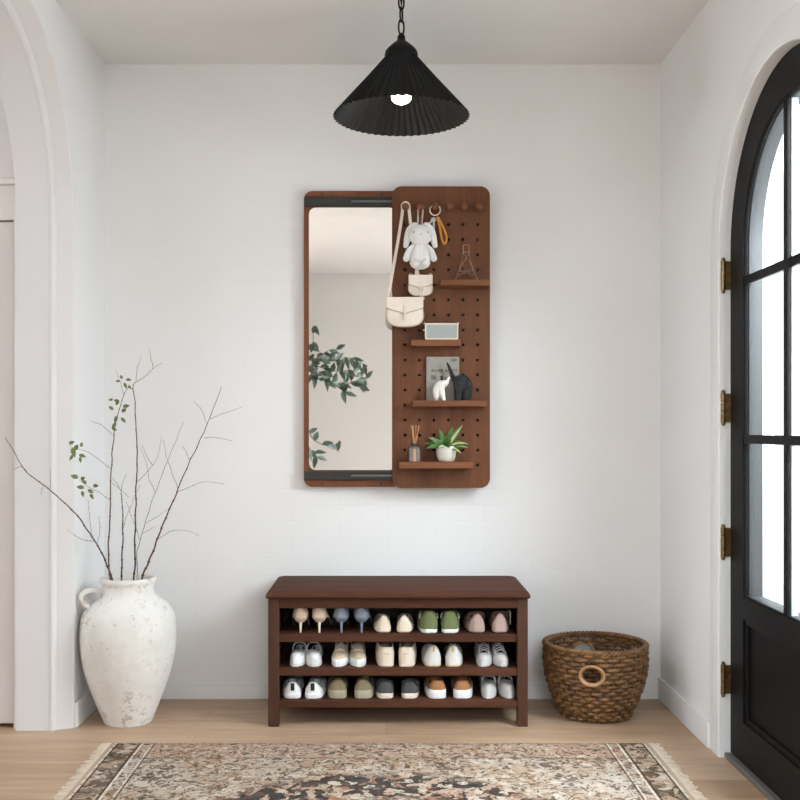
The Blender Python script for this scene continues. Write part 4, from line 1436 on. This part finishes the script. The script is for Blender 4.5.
S['tan'] = plain('shoe_tan', (170, 118, 78), 0.45, 0.1, 40)
S['grey'] = plain('shoe_light_grey', (200, 196, 192), 0.7, 0.04, 50)
S['black'] = plain('shoe_black', (26, 25, 25), 0.7, 0.1, 40)
S['brownsole'] = plain('shoe_brown_sole', (138, 96, 66), 0.6, 0.06, 40)

pump = dict(w=0.034, h=[(0, .084), (0.05, .086), (0.3, .060), (0.5, .040), (0.62, .038), (0.8, .034), (0.95, .022), (1, .012)], zb=[(0, .052), (0.1, .052), (0.3, .036), (0.55, .008), (0.7, .003), (1, .003)], heel=True, open=(0.05, 0.62), tap=0.60, pointy=True, L=0.2)
back = lambda h, d=0.020: [(0, h), (0.06, h), (0.22, h - d), (0.42, h - d * 0.6), (0.55, h - d * 0.6), (0.7, min(h - d, .044)), (0.9, .036), (1, .026)]

# (words, single name, toe first, pixel centres, row, spec)
ALL = [
    ('beige stiletto pump', 'pump', False, (300.5, 318.5), 0, dict(pump, mat=S['beige'], heelmat=S['cream'], lining=S['beige'])),
    ('grey-blue stiletto pump', 'pump', False, (341.5, 361.0), 0, dict(pump, mat=S['blue'], lining=S['beige'], heelmat=S['blue'])),
    ('cream ballet flat with a brown sole', 'ballet_flat', False, (384.0, 403.5), 0, dict(w=0.033, h=[(0, .056), (0.06, .056), (0.25, .040), (0.45, .036), (0.62, .044), (0.8, .036), (0.93, .028), (1, .018)], sole=0.005, solemat=S['brownsole'], mat=S['cream'], open=(0.07, 0.7), tap=0.40, pw=2.2, dome=0.006, flare=0.86)),
    ('sage green slip-on with a white sole', 'sneaker', False, (430.2, 449.6), 0, dict(w=0.0375, h=back(.072), sole=0.013, solemat=S['white'], mat=S['green'], open=(0.07, 0.5), tap=0.66, pw=2.4, stripe=(S['white'], 0.14, 0.046, 0.062), flare=0.98)),
    ('taupe leather loafer', 'loafer', False, (478.0, 500.0), 0, dict(w=0.036, h=back(.062), sole=0.005, solemat=S['taupe_d'], mat=S['taupe'], lining=S['taupe_d'], open=(0.06, 0.55), tap=0.42, pw=2.2, flare=0.86, tag=0.02, loop=(S['taupe_d'], 0.016, 0.12, 0.0045))),
    ('white slingback mule with a pull loop', 'mule', True, (295.5, 313.8), 1, dict(w=0.0275, h=[(0, .030), (0.2, .026), (0.45, .034), (0.62, .046), (0.8, .048), (0.93, .044), (1, .032)], sole=0.010, solemat=S['offw'], mat=S['white'], open=(0.03, 0.64), tap=0.8, loop=(S['white'], 0.026, 0.58, 0.0022))),
    ('beige lace-up sneaker with a thick white sole', 'sneaker', True, (338.2, 358.6), 1, dict(w=0.0275, h=[(0, .050), (0.2, .046), (0.42, .054), (0.58, .056), (0.75, .050), (0.9, .042), (1, .034)], sole=0.026, solemat=S['white'], mat=S['beige_s'], open=(0.04, 0.5), laces=(0.54, 0.82), tonguemat=S['cream'], lacemat=S['cream'], flare=1.06, e=1.0, loop=(S['cream'], 0.018, 0.46, 0.0018))),
    ('cream ankle-high trainer with a ribbed heel', 'high_top', False, (386.8, 406.0), 1, dict(w=0.0345, h=[(0, .068), (0.05, .068), (0.12, .074), (0.3, .074), (0.5, .064), (0.7, .050), (0.9, .040), (1, .026)], sole=0.010, solemat=S['cream'], mat=S['cream'], open=(0.04, 0.5), tap=0.92, dome=0.0, flare=1.0, band=(S['beige'], 0.044, 0.047, 0.10))),
    ('white and grey running shoe with a gum sole', 'running_shoe', False, (434.0, 453.2), 1, dict(w=0.0355, h=back(.068), sole=0.015, solemat=S['offw'], sole2=S['gum'], mat=S['offw'], lining=S['beige'], open=(0.05, 0.5), tap=0.52, pw=1.8, tab=(S['gum'], 0.0035, 0.72, 1.08), flare=1.0)),
    ('light grey sneaker with black laces', 'sneaker', True, (484.3, 503.0), 1, dict(w=0.0275, h=[(0, .056), (0.2, .050), (0.42, .056), (0.58, .056), (0.75, .046), (0.9, .038), (1, .028)], sole=0.009, solemat=S['grey'], mat=S['grey'], open=(0.04, 0.52), laces=(0.54, 0.84), tonguemat=S['black'], lacemat=S['white'], flare=1.0, tag=0.022)),
    ('white sneaker with a black heel tab', 'sneaker', False, (292.4, 312.4), 2, dict(w=0.038, h=back(.052), sole=0.018, solemat=S['white'], mat=S['white'], open=(0.06, 0.5), tap=0.52, pw=1.8, tab=(S['black'], 0.0065, 0.30, 1.04), flare=1.04)),
    ('olive sneaker with a thick pale sole', 'sneaker', False, (338.2, 362.4), 2, dict(w=0.0385, h=back(.062), sole=0.028, solemat=S['olive_l'], mat=S['olive'], open=(0.06, 0.5), tap=0.52, pw=2.2, flare=1.04)),
    ('slate grey clog with a cream sole', 'clog', False, (386.0, 409.0), 2, dict(w=0.0375, h=back(.054), sole=0.018, solemat=S['cream'], mat=S['slate'], open=(0.06, 0.5), tap=0.66, pw=2.0, flare=0.96, loop=(S['slate'], 0.014, 0.12, 0.003))),
    ('tan leather trainer with a chunky white sole', 'sneaker', False, (438.2, 462.2), 2, dict(w=0.038, h=back(.060), sole=0.029, solemat=S['white'], mat=S['tan'], lining=S['taupe_d'], open=(0.05, 0.5), tap=0.70, pw=1.2, dome=0.002, flare=1.08)),
    ('pale grey slip-on with an elastic collar', 'slip_on', True, (489.2, 509.8), 2, dict(w=0.0265, h=[(0, .044), (0.2, .040), (0.45, .042), (0.62, .050), (0.8, .050), (0.93, .045), (1, .032)], sole=0.007, solemat=S['grey'], mat=S['grey'], open=(0.04, 0.64), tap=0.86, flare=0.98, loop=(S['offw'], 0.013, 0.60, 0.0036))),
]
ROWN = ('top', 'middle', 'bottom')
for words_, nm, tf, pxs, row, sp in ALL:
    for q, (px, sd) in enumerate(zip(pxs, (-1, 1))):
        lab = '%s %s on the %s bench shelf' % (('left', 'right')[q], words_, ROWN[row])
        shoe(nm, lab, 'shoe', 'shoes on the bench', px, row, tf, sd, sp)

# ================================================================== VASE AND BRANCHES
VY = -0.300
VS = SX(VY)
vx = (128.3 - CX) / VS
vase = thing('vase', (vx, VY, 0), 'large chalky white urn with flaking paint in the left corner', 'vase')
ppy = [(721.3, 21), (720.3, 23.5), (716.5, 25.3), (710, 28), (700, 32), (685, 37.8), (670, 42.4), (655, 45.8), (640, 47.2), (628, 47.1), (615, 45.3), (606, 40), (600, 33), (595, 27), (590, 25.2), (585, 25.5), (581, 27.3), (578.5, 27.6), (577, 26.3)]
prof = [(0.0005, 0.0)] + [(r / VS, (721.3 - y) / VS) for y, r in ppy]
prof = [(max(0.0005, p[0]), p[1]) for p in prof]
zr_ = prof[-1][1]
prof += [(0.080, zr_ - 0.006), (0.076, zr_ - 0.03), (0.08, zr_ - 0.06), (0.11, zr_ - 0.10), (0.12, zr_ - 0.2), (0.0005, zr_ - 0.21)]
ps = spline([Vector((p[0], p[1], 0)) for p in prof], 3)


def lumpy(r, a, z):
    return r * (1 + 0.005 * noise.noise(Vector((math.cos(a) * 1.5, math.sin(a) * 1.5, z * 6))))


MB().lathe([(max(0.0005, p.x), max(0, p.y)) for p in ps], (vx, VY, 0), 64, fn=lumpy).build('vase_body', M['vase'], vase, smooth=60)
ha = R_(203)
hd_ = Vector((math.cos(ha), math.sin(ha), 0))
zz0 = (721.3 - 590) / VS
hp = lambda r, z: Vector((vx, VY, zz0 + z)) + hd_ * r
MB().tube(spline([hp(0.082, 0.0), hp(0.112, 0.006), hp(0.140, 0.004), hp(0.157, -0.008), hp(0.158, -0.024), hp(0.148, -0.040), hp(0.130, -0.056)], 6), 0.0095, 12, flat=1.25).build('handle', M['vase'], vase, smooth=60)

random.seed(5)
rimz = zr_


def branch(label, main, mat, twigs=(), leaves=(), r0=0.0042, r1=0.0012, tmat=None, foot=None):
    """main: (px, py, y) points from the mouth upward"""
    pts = [P(*q) for q in main]
    base = Vector((vx + (pts[0].x - vx) * 0.4, VY + (pts[0].y - VY) * 0.4, zr_ - 0.17))
    root = thing('branch', (pts[0].x, pts[0].y, pts[0].z), label, 'branch', 'branches in the white urn')
    full = spline([base] + pts, 7)
    # small kinks
    jit = [p + Vector((noise.noise(p * 23) * 0.004, noise.noise(p * 19 + Vector((3, 1, 2))) * 0.004, 0)) for p in full]
    n_ = len(jit)
    mb = MB().tube(jit, [0.85 * (r0 + (r1 - r0) * i / (n_ - 1)) for i in range(n_)], 7)
    for i in range(8, n_ - 1, 3):
        mb.ball(jit[i], (r0 + (r1 - r0) * i / (n_ - 1)) * 1.35, 7, 5)
    tg = mb
    for tw2 in twigs:
        tp = spline([P(*q) for q in tw2], 5)
        m_ = len(tp)
        tp = [p + Vector((noise.noise(p * 31) * 0.004, noise.noise(p * 29 + Vector((3, 1, 2))) * 0.004, noise.noise(p * 27 + Vector((7, 1, 2))) * 0.003)) for p in tp]
        tg.tube(tp, [0.0011 - 0.0005 * i / (m_ - 1) for i in range(m_)], 5, mi=1)
        for i in range(2, m_, 2):
            off = Vector((random.uniform(-1, 1), random.uniform(-1, 1), random.uniform(-.4, 1))).normalized() * 0.004
            tg.ball(tp[i] + off * 0.5, 0.0014, 6, 4, mi=1)
    mb.build('stem', [mat, tmat or M['twig_g']], root, smooth=70)
    lv = MB()
    for (lx, ly, yy, ln, ang) in leaves:
        p = P(lx, ly, yy)
        d = Vector((math.cos(R_(ang)), random.uniform(-0.5, 0.3), math.sin(R_(ang))))
        leaf(lv, p, d, ln, ln * 0.55, 0.15, up=Vector((0.2, -1, 0.3)))
    if leaves:
        lv.build('leaves', M['leaf'], root, smooth=80, fix=False)
    return root


Y0 = VY
branch('bare branch leaning far out to the left through the arch', [(112, 579, Y0 - 0.03), (105, 560, Y0 - 0.045), (96, 543, Y0 - 0.07), (80, 519, -0.44), (65, 503, -0.49), (45, 486, -0.535), (27, 472, -0.58), (14, 452, -0.61), (5, 437, -0.63)], M['twig'],
       [[(95, 542, -0.39), (85, 540, -0.40), (74, 535, -0.42), (67, 529, -0.43)], [(97, 545, -0.385), (100, 530, -0.38), (99, 517, -0.38)], [(92, 537, -0.39), (90, 520, -0.38), (88, 500, -0.38)],
        [(50, 489, -0.525), (51, 478, -0.52), (50, 467, -0.52)], [(44, 485, -0.535), (40, 495, -0.53)], [(27, 472, -0.58), (20, 467, -0.59), (14, 470, -0.59)]], r0=0.004, r1=0.0011, tmat=M['twig_g'])
branch('tall branch with green leaves, second from the left in the urn', [(111, 579, Y0 + 0.02), (108.5, 555, Y0 + 0.03), (110, 510, Y0 + 0.03), (111.5, 470, Y0 + 0.03), (114, 435, Y0 + 0.03), (118, 415, Y0 + 0.03), (124, 395, Y0 + 0.03), (130, 385, Y0 + 0.03)], M['twig'],
       [[(111, 470, Y0 + 0.03), (102, 462, Y0 - 0.02), (93, 455, Y0 - 0.07), (82, 450, Y0 - 0.14), (70, 446, Y0 - 0.165)], [(112, 483, Y0 + 0.03), (120, 489, Y0 + 0.03), (128, 497, Y0 + 0.02)], [(113, 435, Y0 + 0.03), (103, 426, Y0 + 0.02), (92, 421, Y0)],
        [(110, 500, Y0 + 0.03), (100, 493, Y0 - 0.04), (90, 488, Y0 - 0.12), (79, 480, Y0 - 0.165)], [(124, 395, Y0 + 0.03), (120, 384, Y0 + 0.03), (116, 371, Y0 + 0.03)]],
       [(113, 410, Y0 + 0.02, .022, 130), (116, 405, Y0 + 0.02, .022, 60), (119, 402, Y0 + 0.02, .022, 150), (113, 400, Y0 + 0.02, .018, 170), (122, 412, Y0 + 0.02, .026, 40), (121, 418, Y0 + 0.02, .022, -40), (117, 416, Y0 + 0.02, .024, -110),
        (116, 423, Y0 + 0.02, .024, -130), (112, 428, Y0 + 0.02, .02, -20), (123, 407, Y0 + 0.02, .026, 20), (126, 380, Y0 + 0.02, .02, 10), (124, 383, Y0 + 0.02, .02, -60), (122, 379, Y0 + 0.02, .018, 110), (128, 386, Y0 + 0.02, .018, -30), (120, 381, Y0 + 0.02, .016, 180),
        (69, 444, Y0 - 0.165, .024, 30), (72, 448, Y0 - 0.165, .03, -70), (75, 450, Y0 - 0.165, .028, 60), (79, 455, Y0 - 0.165, .024, -10), (81, 447, Y0 - 0.165, .020, 80), (73, 455, Y0 - 0.165, .02, -120), (80, 457, Y0 - 0.165, .018, -80),
        (78, 478, Y0 - 0.165, .028, 150), (81, 480, Y0 - 0.165, .024, 40), (84, 488, Y0 - 0.165, .026, 160), (88, 490, Y0 - 0.165, .022, -20), (93, 486, Y0 - 0.03, .024, 10), (82, 491, Y0 - 0.165, .02, -70), (86, 484, Y0 - 0.165, .022, 120), (90, 494, Y0 - 0.165, .02, -50)],
       r0=0.0038, r1=0.0009, tmat=M['twig_g'])
branch('short dark branch standing in the middle of the urn', [(121.5, 580, Y0 - 0.02), (122, 560, Y0 - 0.02), (123, 530, Y0 - 0.02), (122.5, 510, Y0 - 0.02), (121, 492, Y0 - 0.02)], M['twig_d'],
       [[(121, 492, Y0 - 0.02), (123, 482, Y0 - 0.02), (126, 474, Y0 - 0.02)], [(121, 492, Y0 - 0.02), (117, 484, Y0 - 0.02), (113, 479, Y0 - 0.02)], [(123, 530, Y0 - 0.02), (127, 515, Y0 - 0.02), (133, 500, Y0 - 0.03), (140, 485, Y0 - 0.03)]], r0=0.0038, r1=0.0016, tmat=M['twig_g'])
branch('tallest straight dark branch, forked at its tip, in the urn', [(134, 579, Y0), (135, 545, Y0), (135.5, 510, Y0), (137, 470, Y0), (136.5, 430, Y0), (134.5, 400, Y0), (133.5, 386, Y0), (136, 382, Y0)], M['twig_d'],
       [[(136, 382, Y0), (145, 376, Y0), (153, 369, Y0), (162, 363, Y0)], [(136, 382, Y0), (137, 370, Y0), (141, 357, Y0)], [(153, 369, Y0), (151, 358, Y0), (149, 350, Y0)], [(134, 392, Y0), (129, 385, Y0)],
        [(138, 481, Y0), (146, 473, Y0 - 0.01), (153, 465, Y0 - 0.01), (158, 455, Y0 - 0.02), (161, 438, Y0 - 0.02)], [(153, 466, Y0 - 0.01), (147, 457, Y0 - 0.01), (142, 445, Y0 - 0.01)]], r0=0.0038, r1=0.0011, tmat=M['twig_g'])
branch('brown branch leaning right, thickest in the urn', [(142, 579, Y0 - 0.02), (149, 562, Y0 - 0.03), (159, 535, Y0 - 0.04), (168, 512, Y0 - 0.05), (177, 492, Y0 - 0.06), (188, 465, Y0 - 0.06), (200, 440, Y0 - 0.06), (211, 415, Y0 - 0.06), (222, 387, Y0 - 0.06)], M['twig'],
       [[(177, 492, Y0 - 0.06), (190, 487, Y0 - 0.07), (205, 482, Y0 - 0.07), (225, 484, Y0 - 0.07)], [(159, 538, Y0 - 0.04), (172, 531, Y0 - 0.05), (185, 530, Y0 - 0.05), (199, 536, Y0 - 0.05)], [(204, 438, Y0 - 0.06), (215, 437, Y0 - 0.07), (232, 441, Y0 - 0.07)],
        [(210, 419, Y0 - 0.06), (225, 413, Y0 - 0.07), (241, 407, Y0 - 0.07)], [(207, 424, Y0 - 0.06), (201, 410, Y0 - 0.06), (195, 401, Y0 - 0.06)], [(178, 490, Y0 - 0.06), (172, 472, Y0 - 0.05), (166, 455, Y0 - 0.05), (163, 440, Y0 - 0.05)], [(190, 460, Y0 - 0.06), (186, 452, Y0 - 0.06), (182, 446, Y0 - 0.06)]], r0=0.0045, r1=0.0010, tmat=M['twig_g'])
branch('thin pale grey branch between the two right-hand stems in the urn', [(137, 579, Y0 + 0.03), (137, 555, Y0 + 0.03), (142, 535, Y0 + 0.03), (151, 505, Y0 + 0.03), (159, 482, Y0 + 0.03), (168, 460, Y0 + 0.03), (176, 440, Y0 + 0.03), (183, 422, Y0 + 0.03)], M['twig_g'],
       [[(155, 493, Y0 + 0.03), (149, 478, Y0 + 0.03), (147, 465, Y0 + 0.03), (140, 447, Y0 + 0.03)], [(146, 524, Y0 + 0.03), (158, 516, Y0 + 0.03), (170, 508, Y0 + 0.03)], [(140, 540, Y0 + 0.03), (133, 520, Y0 + 0.03), (126, 503, Y0 + 0.03)], [(143, 533, Y0 + 0.03), (155, 527, Y0 + 0.03)]], r0=0.0022, r1=0.0008, tmat=M['twig_g'])

# ================================================================== WICKER BASKET
BX, BY = (595 - CX) / 281.0, -0.217
basket = thing('wicker_basket', (BX, BY, 0), 'round brown wicker basket with cane-ringed handle holes beside the bench', 'basket')
bprof = [(0, .112), (0.02, .124), (0.06, .144), (0.11, .163), (0.16, .175), (0.20, .179), (0.254, .176)]
ring_h = [(R_(-105), 0.178), (R_(93), 0.190)]
NS = 40
wv_ = MB()
nrow = 17
for row in range(nrow):
    z = 0.010 + row * 0.0145
    rr2 = cur(bprof, z)
    seg = []
    NPT = NS * 6
    pts = []
    for k in range(NPT):
        a = 2 * PI * k / NPT + 0.004
        zz2 = z + 0.0025 * math.sin(3 * a + row * 1.7) + 0.0016 * noise.noise(Vector((a * 6, row * 3.1, 0)))
        q = rr2 + 0.0050 * math.cos(a * NS / 2 + PI * row) + 0.0012 * noise.noise(Vector((a * 4, row, 5)))
        ok = True
        for ha_, hz_ in ring_h:
            da = (a - ha_ + PI) % (2 * PI) - PI
            if (da * rr2 / 0.043) ** 2 + ((zz2 - hz_) / 0.035) ** 2 < 1:
                ok = False
        pts.append((ok, Vector((BX + q * math.cos(a), BY + q * math.sin(a), zz2))))
    if all(p[0] for p in pts):
        wv_.tube([p[1] for p in pts], 0.0070, 7, True, flat=0.62)
    else:
        s0 = next(i for i in range(NPT) if not pts[i][0])
        run = []
        for i in range(NPT + 1):
            ok, p = pts[(s0 + i) % NPT]
            if ok:
                run.append(p)
            else:
                if len(run) > 2:
                    wv_.tube(run, 0.0070, 7, flat=0.62)
                run = []
wv_.build('weave', M['wicker'], basket, smooth=70)
stk = MB()
for k in range(NS):
    a = 2 * PI * k / NS + PI / NS * 0 + 0.004
    pts = []
    hole = False
    for i in range(14):
        z = 0.004 + 0.25 * i / 13
        q = cur(bprof, z)
        p = Vector((BX + q * math.cos(a), BY + q * math.sin(a), z))
        inh = any((((a - h_[0] + PI) % (2 * PI) - PI) * q / 0.042) ** 2 + ((z - h_[1]) / 0.036) ** 2 < 1 for h_ in ring_h)
        if inh:
            if len(pts) > 1:
                stk.tube(pts, 0.0036, 6)
            pts = []
        else:
            pts.append(p)
    if len(pts) > 1:
        stk.tube(pts, 0.0036, 6)
stk.build('stakes', M['wicker_d'], basket, smooth=70)
rim = MB()
for ph in range(3):
    pts = []
    for k in range(240):
        a = 2 * PI * k / 240
        q = 0.176 + 0.0072 * math.cos(24 * a + ph * 2 * PI / 3)
        pts.append((BX + q * math.cos(a), BY + q * math.sin(a), 0.2535 + 0.0055 * math.sin(24 * a + ph * 2 * PI / 3)))
    rim.tube(pts, 0.0046, 8, True)
rim.build('rim', M['wicker'], basket, smooth=70)
for ha_, hz_ in ring_h:
    q = cur(bprof, hz_) + 0.004
    c = Vector((BX + q * math.cos(ha_), BY + q * math.sin(ha_), hz_))
    tn = Vector((-math.sin(ha_), math.cos(ha_), 0))
    hr = MB()
    for kk, rk in ((0, 1.0), (1, 0.9)):
        hr.tube([c + tn * (0.041 * rk * math.cos(2 * PI * k / 32)) + Vector((0, 0, 0.033 * rk * math.sin(2 * PI * k / 32))) + (Vector((math.cos(ha_), math.sin(ha_), 0)) * (-(0.041 * math.cos(2 * PI * k / 32)) ** 2 * 2.4 - 0.006 * kk)) for k in range(32)], 0.0048, 8, True)
    hr.build('handle_ring', M['wicker_l'], basket, smooth=70, label='pale cane ring round a handle hole')
MB().lathe([(0.0005, 0.004), (0.114, 0.004), (0.116, 0.012), (0.0005, 0.012)], (BX, BY, 0), 40).build('base', M['wicker_d'], basket)

# ================================================================== RUG
RX0, RX1, RY1, RY0 = -0.886, 0.848, -0.566, -2.25
rc = Vector(((RX0 + RX1) / 2, (RY0 + RY1) / 2, 0.0005))
hx, hy = (RX1 - RX0) / 2, (RY1 - RY0) / 2
rug = thing('rug', rc, 'worn vintage patterned rug in cream, brown and charcoal on the oak floor', 'rug')
rm = MB()
nx, ny = 60, 50
gv, gf = [], []
for j in range(ny + 1):
    for i in range(nx + 1):
        x = RX0 + (RX1 - RX0) * i / nx
        y = RY0 + (RY1 - RY0) * j / ny
        e_ = min(i, nx - i, j, ny - j)
        gv.append((x, y + (0.0025 * noise.noise(Vector((x * 7, 0, 1))) if j == ny else 0), 0.008 + 0.0008 * noise.noise(Vector((x * 4, y * 4, 0))) - (0.003 if e_ == 0 else 0)))
for j in range(ny):
    for i in range(nx):
        a = j * (nx + 1) + i
        gf.append((a, a + 1, a + nx + 2, a + nx + 1))
rm.add(gv, gf)
rm.add([(RX0, RY0, 0.0005), (RX1, RY0, 0.0005), (RX1, RY1, 0.0005), (RX0, RY1, 0.0005), (RX0, RY0, 0.005), (RX1, RY0, 0.005), (RX1, RY1, 0.005), (RX0, RY1, 0.005)],
       [(3, 2, 1, 0), (0, 1, 5, 4), (1, 2, 6, 5), (2, 3, 7, 6), (3, 0, 4, 7)])
rm.build('pile', rug_mat(hx, hy), rug, smooth=40, fix=False)
random.seed(3)
for sg, xe in ((-1, RX0), (1, RX1)):
    fr = MB()
    nst = 230
    for k in range(nst):
        y = RY0 + 0.004 + (RY1 - RY0 - 0.008) * k / (nst - 1)
        ln = random.uniform(0.022, 0.034)
        dy = random.uniform(-0.012, 0.012)
        fr.tube([(xe - sg * 0.004, y, 0.006), (xe + sg * ln * 0.5, y + dy * 0.4, 0.0040), (xe + sg * ln, y + dy, 0.0028)], 0.0022, 5)
    fr.build('fringe', M['fringe'], rug, smooth=60, kind='stuff', label='cream fringe')

# ================================================================== TREE BEHIND THE CAMERA (seen in the mirror)
TY = -4.35
TS = F / (3.80 - TY)
TP = lambda px, py, y=TY: Vector(((px - CX) / (F / (3.80 - y)), y, EYE + (CY - py) / (F / (3.80 - y))))
tree = thing('potted_tree', (-0.86, TY, 0), 'dark green leafy branches of an indoor tree reflected in the mirror', 'plant')
MB().lathe([(0.0005, 0), (0.13, 0), (0.14, 0.01), (0.165, 0.30), (0.165, 0.32), (0.15, 0.32), (0.148, 0.28), (0.0005, 0.28)], (-0.86, TY, 0), 36).build('planter', M['basket_pot'], tree, smooth=40)
MB().lathe([(0.0005, 0.29), (0.148, 0.285), (0.148, 0.27), (0.0005, 0.27)], (-0.86, TY, 0), 28).build('soil', M['soil'], tree)
tk = MB()
trunk = spline([(-0.86, TY, 0.27), (-0.85, TY, 0.7), (-0.84, TY + 0.02, 1.2), (-0.80, TY, 1.65), (-0.76, TY, 2.0)], 6)
tk.tube(trunk, [0.018 - 0.010 * i / (len(trunk) - 1) for i in range(len(trunk))], 8)
random.seed(21)
lv = MB()
paths = [
    ([(-0.82, TY, 1.15), TP(303, 372), TP(322, 380), TP(345, 384), TP(366, 378)], 40),
    ([(-0.83, TY, 1.25), TP(306, 362), TP(330, 360), TP(350, 358), TP(368, 366)], 30),
    ([(-0.83, TY, 1.2), TP(308, 368), TP(332, 371), TP(352, 372), TP(362, 388)], 30),
    ([(-0.83, TY, 1.3), TP(310, 366), TP(326, 352), TP(338, 349)], 10),
    ([(-0.83, TY, 1.18), TP(315, 374), TP(336, 386), TP(346, 394)], 12),
    ([(-0.80, TY, 1.5), TP(300, 350), TP(312, 345), TP(313, 325)], 16),
    ([(-0.84, TY, 0.80), TP(302, 424), TP(314, 440), TP(330, 447), TP(340, 452)], 13),
    ([(-0.84, TY, 0.75), TP(302, 445), TP(313, 452), TP(318, 458)], 9),
    ([(-0.80, TY, 1.6), (-0.9, TY - 0.2, 1.8), (-0.85, TY - 0.3, 2.0)], 14),
    ([(-0.84, TY, 1.2), (-0.86, TY - 0.2, 1.4), (-0.8, TY - 0.35, 1.5)], 14)]
for pth, nl in paths:
    sp_ = spline(pth, 8)
    tk.tube(sp_, [0.006 - 0.0045 * i / (len(sp_) - 1) for i in range(len(sp_))], 6)
    nl = max(7, int(nl * 0.55))
    for k in range(nl):
        i = int(len(sp_) * (0.25 + 0.74 * (k + 0.5) / nl))
        p = sp_[min(i, len(sp_) - 1)]
        ang = random.choice((random.uniform(-2.4, 0.2), random.uniform(-0.6, 1.6)))
        d = Vector((math.cos(ang) * 0.9 + 0.2, random.uniform(-0.5, 0.7), math.sin(ang)))
        leaf(lv, p + Vector((0, 0, random.uniform(-.01, .01))), d, random.uniform(0.070, 0.105), random.uniform(0.036, 0.046), random.uniform(0.0, 0.35), up=Vector((random.uniform(-.4, .4), 1, random.uniform(0, .8))))
tk.build('trunk', M['twig'], tree, smooth=60)
lv.build('leaves', M['leaf_dk'], tree, smooth=80, fix=False)
